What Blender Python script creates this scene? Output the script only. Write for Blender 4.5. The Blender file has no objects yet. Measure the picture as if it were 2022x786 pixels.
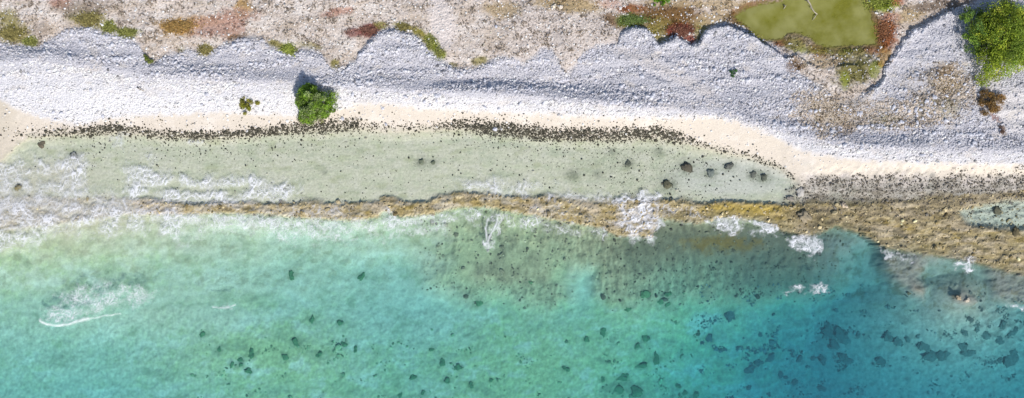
import bpy, math, random
import numpy as np
from math import radians, sin, cos, pi

# ------------------------------------------------------------------ camera, sky, sun
S = bpy.context.scene
PXM = 0.05            # metres on the water plane for one photograph pixel
HC = 75.0             # drone height
CX, CY = 1011.0, 393.0
cam_d = bpy.data.cameras.new('camera'); cam = bpy.data.objects.new('camera', cam_d)
S.collection.objects.link(cam); S.camera = cam
cam.location = (0, 0, HC); cam.rotation_euler = (0, 0, 0)
cam_d.sensor_width = 36.0; cam_d.lens = 36.0 * HC / (2022 * PXM)
cam_d.clip_start = 0.5; cam_d.clip_end = 3000

SUN_EL = 42.0
SUN_FROM = (0.42, -0.9075)          # horizontal direction towards the sun (lower right of the picture)
w = bpy.data.worlds.new('World'); S.world = w; w.use_nodes = True
nt = w.node_tree; nt.nodes.clear()
sky = nt.nodes.new('ShaderNodeTexSky'); sky.sky_type = 'NISHITA'; sky.sun_disc = False
sky.sun_elevation = radians(SUN_EL); sky.sun_rotation = math.atan2(SUN_FROM[0], SUN_FROM[1])
bg = nt.nodes.new('ShaderNodeBackground'); bg.inputs['Strength'].default_value = 0.125
out = nt.nodes.new('ShaderNodeOutputWorld')
nt.links.new(sky.outputs[0], bg.inputs[0]); nt.links.new(bg.outputs[0], out.inputs[0])
sd = bpy.data.lights.new('sun', 'SUN'); sd.energy = 4.3; sd.angle = radians(0.5); sd.color = (1.0, 0.955, 0.89)
sun = bpy.data.objects.new('sun', sd); S.collection.objects.link(sun)
from mathutils import Vector
_dir = Vector((SUN_FROM[0] * cos(radians(SUN_EL)), SUN_FROM[1] * cos(radians(SUN_EL)), sin(radians(SUN_EL))))
sun.rotation_euler = _dir.to_track_quat('Z', 'Y').to_euler()
sun.location = _dir * 120
vs = S.view_settings; vs.view_transform = 'Standard'; vs.look = 'None'; vs.exposure = 0.0; vs.gamma = 1.0
vs.use_curve_mapping = False
S.cycles.max_bounces = 6; S.cycles.transparent_max_bounces = 16; S.cycles.volume_bounces = 0
S.cycles.use_denoising = True
S.cycles.caustics_reflective = False; S.cycles.caustics_refractive = False

COL = S.collection
rng = np.random.default_rng(7); random.seed(7)

# ------------------------------------------------------------------ numpy noise and masks
_perm = np.random.default_rng(3).permutation(256).astype(np.int64); _perm = np.concatenate([_perm, _perm, _perm])
_ang = np.arange(256) * (2 * pi / 256); _gx, _gy = np.cos(_ang), np.sin(_ang)
def perlin(x, y, seed=0):
    x = np.asarray(x, float) + seed * 37.17; y = np.asarray(y, float) - seed * 19.73
    xi = np.floor(x).astype(np.int64); yi = np.floor(y).astype(np.int64)
    xf = x - xi; yf = y - yi
    u = xf * xf * xf * (xf * (xf * 6 - 15) + 10); v = yf * yf * yf * (yf * (yf * 6 - 15) + 10)
    xi &= 255; yi &= 255
    def g(ix, iy, dx, dy):
        h = _perm[_perm[ix & 255] + (iy & 255)]
        return _gx[h] * dx + _gy[h] * dy
    a = g(xi, yi, xf, yf); b = g(xi + 1, yi, xf - 1, yf)
    c = g(xi, yi + 1, xf, yf - 1); d = g(xi + 1, yi + 1, xf - 1, yf - 1)
    return ((a + u * (b - a)) * (1 - v) + (c + u * (d - c)) * v) * 1.5
def fbm(x, y, oct=4, seed=0, gain=0.5):
    s = 0; a = 1; t = 0
    for k in range(oct):
        s = s + a * perlin(x * 2 ** k, y * 2 ** k, seed + k * 5); t += a; a *= gain
    return s / t
def ridged(x, y, oct=2, seed=0):
    s = 0; a = 1; t = 0
    for k in range(oct):
        s = s + a * (1 - np.abs(perlin(x * 2 ** k, y * 2 ** k, seed + k * 5)) * 1.6); t += a; a *= 0.5
    return s / t
def sstep(a, b, x):
    t = np.clip((x - a) / (b - a), 0, 1); return t * t * (3 - 2 * t)
def mixc(c, col, m):
    return c + (np.asarray(col, float) - c) * m[..., None]
def curve(pts):
    xs = np.array([p[0] for p in pts], float); ys = np.array([p[1] for p in pts], float)
    return lambda U: np.interp(U, xs, ys)
def polysd(U, V, pts):
    """signed distance in photo pixels, positive inside"""
    P = np.array(pts, float); n = len(P)
    d2 = np.full(U.shape, 1e18); ins = np.zeros(U.shape, bool)
    for i in range(n):
        ax, ay = P[i]; bx, by = P[(i + 1) % n]
        ex, ey = bx - ax, by - ay
        t = np.clip(((U - ax) * ex + (V - ay) * ey) / (ex * ex + ey * ey + 1e-9), 0, 1)
        d2 = np.minimum(d2, (U - ax - t * ex) ** 2 + (V - ay - t * ey) ** 2)
        c = ((ay > V) != (by > V))
        with np.errstate(divide='ignore', invalid='ignore'):
            xx = (bx - ax) * (V - ay) / (by - ay if by != ay else 1e-9) + ax
        ins ^= c & (U < xx)
    d = np.sqrt(d2)
    return np.where(ins, d, -d)
def polymask(U, V, pts, soft, grow=0):
    P = np.array(pts); r = np.zeros(U.shape)
    m = (U > P[:, 0].min() - soft * 2 - 5) & (U < P[:, 0].max() + soft * 2 + 5) & (V > P[:, 1].min() - soft * 2 - 5) & (V < P[:, 1].max() + soft * 2 + 5)
    if m.any(): r[m] = sstep(-soft, soft, polysd(U[m], V[m], pts) + grow)
    return r
def linemask(U, V, pts, width):
    d2 = np.full(U.shape, 1e18)
    for (ax, ay), (bx, by) in zip(pts[:-1], pts[1:]):
        ex, ey = bx - ax, by - ay
        t = np.clip(((U - ax) * ex + (V - ay) * ey) / (ex * ex + ey * ey + 1e-9), 0, 1)
        d2 = np.minimum(d2, (U - ax - t * ex) ** 2 + (V - ay - t * ey) ** 2)
    return np.exp(-d2 / (width * width))
def blob(U, V, cx, cy, rx, ry, rot=0.0):
    dx, dy = U - cx, V - cy
    if rot:
        c, s = cos(radians(rot)), sin(radians(rot)); dx, dy = dx * c + dy * s, -dx * s + dy * c
    return np.sqrt((dx / rx) ** 2 + (dy / ry) ** 2)       # 1 on the rim
def table(U, V, xs, ys, rows):
    """smooth interpolation on a grid of control values"""
    xs = np.array(xs, float); ys = np.array(ys, float); R = np.array(rows, float)
    def loc(q, s):
        i = np.clip(np.searchsorted(s, q) - 1, 0, len(s) - 2)
        t = np.clip((q - s[i]) / (s[i + 1] - s[i]), 0, 1); t = 0.5 * t + 0.5 * t * t * (3 - 2 * t)
        return i, t
    i, t = loc(U, xs); j, v = loc(V, ys)
    if R.ndim == 3: t = t[..., None]; v = v[..., None]
    return (R[j, i] * (1 - t) + R[j, i + 1] * t) * (1 - v) + (R[j + 1, i] * (1 - t) + R[j + 1, i + 1] * t) * v

# ------------------------------------------------------------------ lines traced from the photograph (photo pixels)
A_TOP = curve([(-200, 95), (0, 88), (40, 92), (75, 96), (100, 80), (130, 61), (165, 57), (185, 58), (205, 66), (235, 73), (262, 82), (280, 98), (288, 122), (300, 128), (330, 112), (355, 106), (370, 100), (392, 106), (405, 116), (415, 106), (435, 93), (470, 80), (495, 78), (520, 82), (535, 95), (560, 108), (575, 113), (590, 102), (610, 98), (635, 108), (645, 125), (655, 138), (680, 138), (700, 122), (712, 105), (730, 80), (750, 65), (770, 57), (790, 62), (825, 75), (845, 100), (860, 112), (880, 126), (900, 138), (930, 138), (960, 130), (985, 114), (1010, 116), (1035, 128), (1050, 118), (1070, 98), (1090, 100), (1105, 125), (1115, 146), (1130, 140), (1140, 125), (1150, 108), (1180, 92), (1222, 88), (1228, 62), (1250, 52), (1278, 55), (1290, 75), (1305, 88), (1320, 78), (1338, 70), (1350, 80), (1365, 89), (1380, 83), (1390, 65), (1410, 50), (1440, 46), (1465, 55), (1500, 75), (1530, 92), (1555, 112), (1580, 148), (1620, 172), (1660, 205), (1690, 198), (1715, 180), (1740, 165), (1748, 130), (1775, 92), (1800, 62), (1840, 40), (1870, 25), (1890, 18), (1910, 12), (1940, -5), (2022, -15), (2300, -30)])
B_SAND = curve([(-200, 180), (0, 195), (60, 225), (150, 246), (200, 237), (260, 228), (400, 222), (470, 221), (560, 226), (620, 232), (700, 204), (760, 204), (830, 212), (950, 219), (1050, 223), (1200, 230), (1330, 233), (1400, 229), (1450, 238), (1520, 265), (1560, 285), (1600, 300), (1660, 312), (1750, 318), (1900, 322), (2022, 325), (2300, 330)])
C_WATER = curve([(-200, 400), (0, 318), (20, 303), (40, 285), (60, 274), (100, 270), (180, 265), (240, 262), (300, 270), (400, 274), (480, 270), (560, 262), (640, 258), (700, 256), (760, 262), (850, 260), (920, 256), (960, 258), (1050, 268), (1100, 276), (1200, 276), (1300, 274), (1350, 284), (1400, 297), (1480, 313), (1540, 334), (1575, 362), (1600, 385), (1640, 392), (1800, 396), (2022, 400), (2300, 400)])
K_CREST = curve([(-200, 120), (0, 122), (80, 116), (200, 132), (300, 150), (400, 152), (500, 158), (600, 164), (700, 172), (800, 178), (1000, 186), (1100, 194), (1200, 202), (1330, 215), (1450, 226), (1600, 272), (1700, 288), (2022, 298), (2300, 300)])
K_AMP = curve([(0, 1.), (130, .9), (190, .25), (300, .35), (350, .8), (520, .7), (620, .5), (720, .45), (860, 1.1), (1200, 1.1), (1300, .35), (1600, .35), (1650, 1), (1790, 1.1), (1850, .4), (2022, .7)])
D_REEF = curve([(-200, 385), (0, 388), (260, 392), (300, 393), (340, 400), (370, 405), (400, 402), (440, 398), (500, 402), (560, 400), (620, 402), (700, 400), (745, 398), (758, 386), (780, 391), (800, 399), (850, 398), (880, 385), (905, 379), (960, 382), (1000, 388), (1060, 388), (1100, 395), (1170, 402), (1220, 398), (1260, 395), (1300, 392), (1330, 395), (1370, 403), (1400, 399), (1440, 396), (1520, 402), (1560, 404), (1600, 403), (1700, 403), (1760, 398), (1880, 386), (2022, 378), (2300, 370)])
E_REEF = curve([(-200, 470), (0, 458), (260, 424), (380, 425), (440, 422), (520, 425), (600, 432), (700, 437), (745, 431), (760, 418), (790, 431), (850, 425), (900, 412), (960, 410), (1010, 420), (1060, 428), (1120, 440), (1180, 450), (1220, 466), (1290, 471), (1302, 432), (1330, 436), (1380, 442), (1420, 431), (1500, 436), (1540, 455), (1590, 470), (1620, 460), (1645, 448), (1700, 464), (1750, 492), (1820, 502), (1900, 515), (1950, 528), (2022, 545), (2300, 560)])
POND = [(1452, 34), (1470, 18), (1500, 8), (1540, 2), (1560, -14), (1600, -34), (1690, -34), (1706, 0), (1720, 32), (1735, 60), (1731, 88), (1690, 90), (1640, 93), (1620, 91), (1603, 80), (1585, 70), (1558, 68), (1542, 79), (1522, 83), (1490, 66), (1466, 50)]
POND_Z = 0.62

DX = [0, 200, 400, 600, 800, 950, 1080, 1150, 1250, 1400, 1550, 1700, 1850, 2022]
DY = [430, 480, 540, 610, 700, 786]
DEPTH = [[.25, .3, .5, .6, .7, .7, .6, .6, .5, .4, .5, .6, .6, .5],
         [.4, .55, .9, 1.15, 1.2, 1.0, .9, 1.0, .9, .9, 1.1, 2.0, .8, .6],
         [.9, 1.0, 1.3, 1.7, 2.0, 1.0, 1.0, 2.0, 1.3, 2.0, 2.7, 3.0, 1.3, 1.1],
         [1.5, 1.25, 1.5, 2.0, 2.4, 2.3, 2.3, 2.5, 2.4, 3.5, 4.6, 4.8, 3.9, 3.6],
         [2.0, 2.1, 1.8, 1.9, 2.5, 2.4, 2.4, 2.6, 3.1, 4.5, 5.8, 6.2, 6.0, 5.6],
         [2.4, 2.6, 2.2, 2.2, 2.6, 2.5, 2.6, 2.9, 3.6, 5.2, 6.6, 7.2, 7.0, 6.6]]
PLATFORM = [(760, 440), (800, 500), (838, 565), (870, 582), (930, 594), (985, 588), (1040, 611), (1090, 613), (1125, 588), (1102, 550), (1128, 531), (1172, 530), (1180, 585), (1200, 602), (1250, 606), (1320, 600), (1420, 596), (1500, 590), (1560, 588), (1640, 585), (1665, 520), (1690, 478), (1640, 440), (1300, 420), (1000, 410)]
ROCK_R = [(1738, 488), (1742, 525), (1762, 556), (1795, 582), (1818, 588), (1828, 566), (1812, 545), (1830, 515), (1900, 500)]
ISLET = [(1880, 582), (1895, 578), (1920, 586), (1922, 596), (1905, 602), (1884, 594)]
ROCK_RR = [(1945, 520), (1955, 560), (1962, 590), (1985, 600), (2022, 598), (2200, 600), (2200, 520)]
TIDEPOOL = [(1890, 420), (1930, 408), (1980, 398), (2022, 395), (2200, 392), (2200, 452), (2022, 452), (1960, 448), (1915, 444)]
FURROWS = [[(1255, 128), (1285, 146), (1322, 160)], [(1300, 104), (1335, 122), (1362, 133)], [(275, 112), (262, 130)]]
FANLOBE = [(985, 60), (1005, 22), (1040, 13), (1100, 21), (1160, 29), (1200, 46), (1226, 64), (1226, 95), (1150, 118), (1125, 160), (1040, 140), (985, 125)]

HEADS = [(575, 543, 9), (714, 545, 10), (616, 631, 8), (672, 637, 8), (680, 680, 7), (702, 690, 6), (584, 676, 10), (563, 705, 9), (475, 710, 8), (490, 732, 8), (497, 698, 9), (458, 720, 6), (476, 720, 6), (399, 660, 8), (433, 690, 5), (630, 700, 8), (873, 715, 9), (905, 725, 9), (883, 752, 9), (815, 745, 7), (930, 760, 8), (852, 690, 5), (945, 598, 10), (970, 750, 6), (790, 780, 6), (835, 775, 6),
 (1046, 556, 6), (1240, 610, 8), (1273, 580, 16), (1304, 594, 9), (1319, 581, 8), (1191, 655, 10), (1158, 670, 8), (1275, 668, 12), (1258, 683, 8), (1118, 728, 8), (1265, 722, 11), (1230, 745, 12), (1218, 768, 15), (1257, 773, 15), (1190, 748, 7), (1295, 708, 12), (1318, 600, 7), (1352, 775, 7), (1372, 779, 9), (1338, 762, 6),
 (1398, 665, 13), (1440, 617, 14), (1480, 727, 16), (1497, 715, 10), (1520, 705, 14), (1640, 655, 26), (1665, 662, 20), (1650, 680, 18), (1625, 708, 14), (1670, 707, 18), (1605, 707, 8), (1578, 708, 8), (1755, 661, 18), (1775, 672, 16), (1792, 668, 10), (1825, 680, 18), (1845, 697, 18), (1862, 700, 20), (1900, 682, 16), (1912, 695, 14), (1740, 710, 16), (1945, 660, 12), (1975, 672, 14), (2000, 655, 14), (1995, 705, 22), (1569, 754, 9), (1624, 766, 9), (1980, 640, 10), (1930, 648, 9), (1905, 655, 10), (1500, 660, 7), (1540, 740, 8)]
LAGOON_WEED = [(1241, 323, 12), (1355, 331, 18), (1402, 342, 15), (1440, 328, 13), (1487, 344, 13), (1508, 351, 16), (831, 320, 12), (855, 321, 9), (36, 370, 10), (147, 308, 12), (1318, 365, 20), (1180, 345, 10), (1130, 345, 14), (640, 340, 6), (1300, 300, 10), (1210, 300, 8)]
# ground-cover patches: (name colour, cx, cy, rx, ry, rot, strength)
OLIVE = (.235, .205, .05); OLIVEG = (.21, .235, .035); LIME = (.24, .30, .02); OCHRE = (.37, .215, .05); PINKB = (.42, .25, .19)
MAROON = (.19, .06, .05); RED = (.19, .045, .03); BROWN = (.17, .095, .035); RUST = (.30, .10, .035); GREEN = (.085, .17, .015); TAN = (.40, .30, .17)
GREYB = (.22, .17, .13)
PATCH = [
 (OLIVE, 15, 38, 22, 20, 0, .8), (OLIVE, 25, 66, 34, 22, 0, .85), (OLIVEG, 61, 83, 16, 10, 0, .95), (OLIVE, 175, 38, 40, 22, 20, .8),
 (OLIVEG, 217, 54, 14, 14, 0, .95), (OLIVEG, 252, 64, 22, 11, 0, 1), (PINKB, 118, 6, 24, 12, 0, .9), (GREYB, 165, 15, 60, 16, 0, .6),
 (GREYB, 80, 58, 20, 14, 0, .5), (OCHRE, 352, 52, 42, 17, 0, 1), (OCHRE, 395, 42, 45, 12, 0, .6), (PINKB, 430, 52, 60, 24, 0, .8), (OCHRE, 480, 14, 20, 22, 0, .8),
 (PINKB, 470, 30, 40, 16, 0, .7), (OLIVE, 404, 98, 17, 12, 0, .95), (BROWN, 468, 74, 18, 6, 0, .7), (LIME, 568, 97, 17, 12, 20, 1), (OLIVE, 545, 88, 17, 9, 20, .9),
 (OLIVE, 610, 90, 26, 7, 10, .6), (PINKB, 665, 24, 32, 9, -10, .9), (MAROON, 728, 60, 24, 12, -15, 1), (MAROON, 700, 66, 22, 10, 0, .75), (OLIVE, 752, 50, 13, 8, 0, .9),
 (OLIVE, 795, 52, 20, 9, 10, .95), (OLIVE, 830, 68, 24, 10, 35, 1), (OLIVEG, 853, 88, 13, 22, -30, 1), (OLIVEG, 872, 108, 10, 13, -30, .95), (OLIVE, 660, 128, 9, 12, 0, .9),
 (OLIVE, 888, 130, 14, 7, 0, .8), (OLIVE, 948, 120, 16, 9, -10, .8), (OLIVE, 360, 100, 10, 10, 0, .6), (TAN, 990, 20, 40, 18, 0, .8), (TAN, 1120, 8, 75, 16, 5, 1),
 (PINKB, 1205, 8, 25, 10, 0, .6), (BROWN, 1215, 40, 26, 14, 20, .8), (RUST, 1252, 18, 34, 9, 0, .9), (GREEN, 1252, 40, 34, 14, 0, 1), (OLIVE, 1288, 60, 20, 22, 30, .95),
 (BROWN, 1320, 36, 80, 34, 0, 1), (TAN, 1330, 6, 60, 8, 0, .7), (OLIVE, 1300, 60, 40, 26, 0, .6), (RED, 1342, 60, 26, 14, 0, 1), (RED, 1362, 76, 14, 10, 0, .9), (OLIVE, 1385, 62, 14, 22, 0, .8), (TAN, 1412, 34, 42, 15, -10, .8),
 (TAN, 1430, 8, 60, 12, 0, .8), (BROWN, 1462, 40, 30, 18, 20, .9), (RUST, 1478, 12, 40, 6, -20, .6), (OLIVE, 1500, 72, 24, 10, 30, .7), (RUST, 1540, 84, 16, 8, 0, .9), (OLIVE, 1572, 84, 26, 16, 0, .9),
 (RUST, 1618, 102, 18, 12, 20, .85), (BROWN, 1568, 128, 16, 18, 0, .85), (TAN, 1640, 120, 50, 18, 0, .7), (OLIVE, 1690, 105, 40, 12, 0, .8), ((.15, .135, .035), 1690, 140, 44, 28, -20, .95),
 (OLIVEG, 1668, 158, 10, 16, 0, .8), (OLIVEG, 1728, 135, 12, 20, 20, .7), (RUST, 1748, 66, 26, 40, 10, 1), (RUST, 1722, 96, 18, 12, 0, .7), (RUST, 1510, 92, 40, 8, 20, .6), (OLIVEG, 1640, 98, 60, 9, 0, .7), (BROWN, 1728, 40, 14, 16, 0, .7), (OCHRE, 1748, 112, 14, 18, 10, .7), (LIME, 1738, 5, 34, 20, 0, 1), (RUST, 1770, 4, 16, 10, 0, .8),
 (TAN, 1795, 28, 40, 16, -20, .9), (PINKB, 1760, 34, 22, 10, 0, .7), (GREYB, 1860, 10, 70, 12, -5, 1), (TAN, 1640, 220, 60, 34, 20, .45), (BROWN, 1670, 258, 16, 14, 0, .5), (OLIVE, 1750, 240, 38, 16, 0, .4),
 (TAN, 1870, 160, 34, 34, 0, .75), (BROWN, 1868, 140, 24, 14, 0, .5), (OLIVE, 1845, 215, 50, 20, 0, .4), (MAROON, 1965, 232, 12, 6, 30, .7), (BROWN, 1979, 256, 7, 15, -25, .7), (OLIVE, 1940, 155, 22, 12, 0, .7)]
MATS = [(OLIVEG, 61, 83, 15, 9), (OLIVEG, 217, 55, 13, 12), (OLIVEG, 252, 65, 20, 9), (OCHRE, 352, 52, 38, 14), (OLIVE, 404, 99, 14, 10), (LIME, 570, 97, 15, 11), (OLIVE, 175, 38, 30, 15),
        (MAROON, 728, 60, 22, 10), (OLIVE, 800, 55, 20, 7), (OLIVEG, 850, 84, 10, 16), (OLIVEG, 868, 104, 9, 12), (GREEN, 1252, 40, 30, 11), (RED, 1345, 62, 24, 12), (LIME, 1738, 4, 30, 16), (RUST, 1746, 62, 15, 26), (OLIVE, 25, 66, 28, 15)]
MAT_LABEL = ['small olive green succulent mat sunk into the pebble edge', 'dark olive mat between two pebble lobes beside a rounder green mat', 'oval olive green mat at the edge of the grey cobbles',
        'broad ochre mat of low plants on pale scrub ground', 'olive tuft in a notch of the cobble edge below pink scrub', 'bright lime green cushion plant pressed against the cobble edge',
        'loose olive mat on stony scrub ground above the cobbles', 'maroon succulent mat beside the cobble lobe', 'brownish olive mat running along the top of the cobble lobe',
        'yellow green mat along the flank of the cobble lobe', 'narrow yellow green mat below the pale sand path', 'dark green grassy mat directly above a cobble fan', 'deep red succulent mat above scalloped cobble edge',
        'bright lime grass mat on the bank of the green pond', 'rust red mat between the green pond and the pale gravel fan', 'wide speckled olive mat with white stones in it']

# ------------------------------------------------------------------ terrain
def patches(U, V, c, sc=1.0):
    n = fbm(U / 26, V / 26, 3, 21) * .55 + fbm(U / 7, V / 7, 2, 22) * .35
    for col, cx, cy, rx, ry, rot, st in PATCH:
        m = (np.abs(U - cx) < (rx + ry) * 1.8 + 10) & (np.abs(V - cy) < (rx + ry) * 1.8 + 10)
        if not m.any(): continue
        b = 1 - sstep(.55, 1.3, blob(U[m], V[m], cx, cy, rx, ry, rot) + n[m] * .9)
        c[m] = mixc(c[m], col, b * st * sc)
    return c

def terrain(X, Y, Z0):
    k = HC / (HC - Z0)
    U = CX + X / PXM * k; V = CY - Y / PXM * k
    n1 = fbm(U / 60, V / 60, 4, 1); n2 = fbm(U / 14, V / 14, 3, 2); n3 = fbm(U / 5, V / 5, 2, 3)
    Uw = U + n2 * 5 + n1 * 4; Vw = V + fbm(U / 14, V / 14, 3, 4) * 5
    A = A_TOP(Uw); B = B_SAND(Uw); C = C_WATER(U + n2 * 6); K = K_CREST(U); D = D_REEF(U + n2 * 5); E = E_REEF(U + n2 * 10)
    pondsd = np.full(U.shape, -1e3); mm = (U > 1380) & (U < 1800) & (V < 180) & (V > -120)
    if mm.any(): pondsd[mm] = polysd(U[mm] + n2[mm] * 10, V[mm] + n3[mm] * 5 + n1[mm] * 8, POND)
    # ---- heights
    s = K - V                                                       # above the crest, inland
    zb = 1.55 - .52 * K_AMP(U) * sstep(0, 34, s) + .16 * K_AMP(U) * sstep(45, 85, s) + n1 * .10 + .20 * fbm(U / 110, V / 34, 3, 16) * sstep(0, 25, s) * (1 - sstep(-4, 14, A - V)) - .14 * linemask(U, V, [(860, 158), (1000, 156), (1100, 166), (1180, 162), (1230, 140)], 9)
    front = np.clip((V - K) / np.maximum(C - K, 8), 0, None)           # 0 crest, 1 waterline
    zf = 1.55 + n1 * .10 * (1 - np.clip(front, 0, 1)) - 1.55 * np.minimum(front, 1) ** .92
    z = np.where(s > 0, zb, zf)
    for f in FURROWS: z = z - .13 * linemask(U, V, f, 4.0)
    # scrub ground lower than the cobble lobes
    scarp = np.clip(sstep(1205, 1235, U) * (1 - sstep(1500, 1530, U)) + sstep(1690, 1720, U) * (1 - sstep(1890, 1910, U)) + .5 * sstep(700, 715, U) * (1 - sstep(760, 860, U)), 0, 1)
    inland = sstep(-3 - 6 * (1 - scarp), 5 + 8 * (1 - scarp), A - Vw)
    zs = np.clip(zb - .16, .78, 2) * (1 - scarp) + .97 * scarp + n1 * .08 + n2 * .03 + .003 * np.clip(A - V, 0, 1000)
    lobe = polymask(Uw, Vw, FANLOBE, 9) * sstep(985, 1030, U + n2 * 12)
    zs = zs + polymask(Uw, Vw, FANLOBE, 26) * .25
    rim = np.exp(-((Vw - A - 9) / 9.0) ** 2) * (.04 + .14 * scarp)
    z = np.where(V < K + 20, z + rim * (1 - lobe * .7), z)
    softR = sstep(1560, 1620, U) * (1 - sstep(1735, 1755, U))
    z = z * (1 - inland) + zs * inland
    z = np.where(pondsd > -40, np.minimum(z, np.where(Vw < A + 4, POND_Z + .035 - .012 * pondsd, z)), z)
    # lagoon
    lag = V - C
    zl = -.05 - .009 * np.clip(lag, 0, 18) + n1 * .03
    rightflat = sstep(1535, 1622, U + (V - 365) * .6 + n2 * 26 + n1 * 20)
    zl = zl * (1 - rightflat) + (.03 + n2 * .07 + n3 * .03) * rightflat
    z = np.where(lag > 0, zl, z)
    rz = np.where((U > 1540) & (lag < 0) & (V > 320), 1, 0) * sstep(322, 350, V + n2 * 10) * rightflat
    z = z * (1 - rz) + (np.minimum(z, .22) + n2 * .06 + n3 * .03) * rz
    # reef ledge
    soft_in = 4 + 12 * sstep(-.1, .35, fbm(U / 70, V / 70, 2, 15))
    reef_in = sstep(-soft_in, 4, V - D + n3 * 3 + n2 * 5); reef_out = sstep(-5, 6, E - V + n3 * 5 + n2 * 4)
    low = 1 - sstep(225, 300, U)                                        # reef dives under the wash on this side
    gap = np.exp(-((U - 1325) / 16.) ** 2) * .0
    rn = ridged(U / 34 + n2 * .5, V / 17 + n1 * .6, 3, 8); rr = fbm(U / 17 + n2 * .6, V / 11 + n3 * .3, 4, 12)
    zr = .045 + .04 * sstep(1250, 1400, U) + .16 * (rn - .62) + .13 * rr - .20 * low + .10 * fbm(U / 90, V / 60, 2, 14)
    zr = zr - .11 * sstep(1640, 1720, U) * sstep(425, 470, V)
    tp = polymask(Uw, Vw, TIDEPOOL, 9); zr = zr - .45 * tp * sstep(1870, 1900, U)
    reef = reef_in * reef_out
    # seabed below
    d = table(U + n1 * 22, V + n1 * 14, DX, DY, DEPTH)
    d = d + np.clip(V - 786, 0, 900) * .005
    plat = polymask(Uw + n1 * 18, Vw + n1 * 14 + n2 * 6, PLATFORM, 26) * sstep(740, 930, U + n1 * 60 + n2 * 20)
    pd = .55 + .5 * sstep(1180, 1300, U) + .6 * sstep(1440, 1600, U) * sstep(510, 580, V) + .0065 * np.clip(V - E, 0, 200) + .0022 * np.clip(U - 1250, 0, 400) * sstep(480, 600, V) - .14 * rr - .10 * n2 - .22 * fbm(U / 13 + n1, V / 40, 3, 72)
    d = d * (1 - plat) + np.minimum(d, pd) * plat
    rk = np.maximum(np.maximum(polymask(Uw, Vw, ROCK_R, 18), polymask(Uw, Vw, ROCK_RR, 16)), 0)
    isl = polymask(Uw, Vw, ISLET, 7)
    d = np.minimum(d, .3 + .8 * blob(U + n2 * 9, V + n2 * 6, 1900, 580, 46, 36))
    d = d * (1 - rk) + (.5 - .2 * rr - .2 * sstep(1790, 1815, U) * (U < 1850)) * rk
    d = d * (1 - isl) + (.16 - .25 * rr) * isl
    zsea = -(d + n2 * .04 * np.clip(d, 0, 2) + n3 * .008)
    sea = sstep(-2, 5, V - E)
    z = np.where(V > D - 12, z * (1 - reef_in) + (zr * reef_out + zsea * (1 - reef_out)) * reef_in, z)
    # fine relief
    rough = np.where(V < B, .035, .008) * (z > .05)
    z = z + n3 * rough
    # ---- colours (what the things are made of)
    c = np.empty(U.shape + (3,))
    spk = fbm(U / 3.2, V / 3.2, 2, 31); spk2 = fbm(U / 22, V / 16, 3, 33); spk3 = perlin(U / 2.0, V / 2.0, 35)
    scrub = np.array([.56, .48, .42])
    c[:] = scrub
    c = mixc(c, (.62, .57, .53), sstep(.05, .5, spk2) * .8)
    c = mixc(c, (.42, .35, .28), sstep(.05, .45, -spk2 + spk * .5) * .7)
    c = mixc(c, (.30, .25, .20), sstep(.18, .5, spk + spk2 * .3) * .5)
    c = mixc(c, (.70, .64, .58), sstep(.25, .5, -spk) * .5)
    c = mixc(c, (.58, .51, .46), lobe * .85)
    c = mixc(c, (.23, .18, .15), lobe * sstep(.14, .4, spk + .4 * spk2) * .75)
    big = fbm(U / 75, V / 32, 4, 37, .6)
    c = mixc(c, (.68, .62, .57), sstep(.0, .4, big) * .75 * (1 - lobe))
    c = mixc(c, (.42, .34, .26), sstep(.02, .4, -big) * .6 * (1 - lobe))
    path = 1 - sstep(.6, 1.25, blob(U, V, 872, 45, 26, 60, -12) + n2 * .4)
    c = mixc(c, (.64, .57, .53), path * .95)
    c = patches(U, V, c)
    pn = fbm(U / 34, V / 22, 3, 38)
    c = mixc(c, (.16, .105, .035), sstep(-22, -4, pondsd + n2 * 12 + n3 * 5) * .75)
    c = mixc(c, (.15, .15, .02), sstep(-4, 5, pondsd + n3 * 6))
    c = mixc(c, (.33, .33, .07), sstep(3, 22, pondsd + pn * 22))
    c = mixc(c, (.42, .40, .20), sstep(4, 20, pondsd) * sstep(.05, .4, pn) * .7)
    # cobble ground between the stones
    cob = np.empty_like(c); cob[:] = (.535, .52, .55)
    cob = mixc(cob, (.40, .40, .46), sstep(.05, .45, spk) * .5)
    cob = mixc(cob, (.40, .40, .445), sstep(.0, .4, fbm(U / 130, V / 18, 3, 36)) * .75)
    cob = mixc(cob, (.75, .73, .73), sstep(-.1, .5, front + spk2 * .25) * .9)
    cob = mixc(cob, (.60, .59, .62), sstep(200, 60, U) * .4 * np.ones_like(U))
    tanm = np.maximum.reduce([(1 - sstep(.3, 1.4, blob(U, V, *q) + n2 * .7 + n1 * .9)) for q in ((1650, 215, 95, 55), (1860, 180, 75, 62), (1780, 225, 120, 30))])
    cob = mixc(cob, (.47, .42, .36), tanm * .75)
    cob = mixc(cob, (.20, .16, .10), tanm * sstep(.12, .42, spk + spk2 * .5) * .7)
    cob = mixc(cob, (.66, .62, .60), (1 - sstep(.4, 1.3, blob(U, V, 2000, 215, 70, 55) + n2 * .5)) * .85)
    gap_ = sstep(.12, .42, fbm(U / 48, V / 26, 4, 39, .6))
    cob = mixc(cob, (.60, .54, .48), gap_ * .55 * (1 - sstep(.2, .6, front)))
    cob = mixc(cob, (.58, .53, .50), np.maximum(linemask(U, V, [(1222, 96), (1270, 120), (1330, 148), (1400, 185)], 13), 0) * .7)
    cob2 = patches(U, V, cob.copy(), .9)
    wR = sstep(1520, 1560, U)[..., None]
    cob = cob * (1 - wR) + cob2 * wR
    c = c * (1 - inland[..., None]) * 0 + c * inland[..., None] + cob * (1 - inland[..., None])
    # sand
    sand = np.empty_like(c); sand[:] = (.64, .565, .475)
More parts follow.
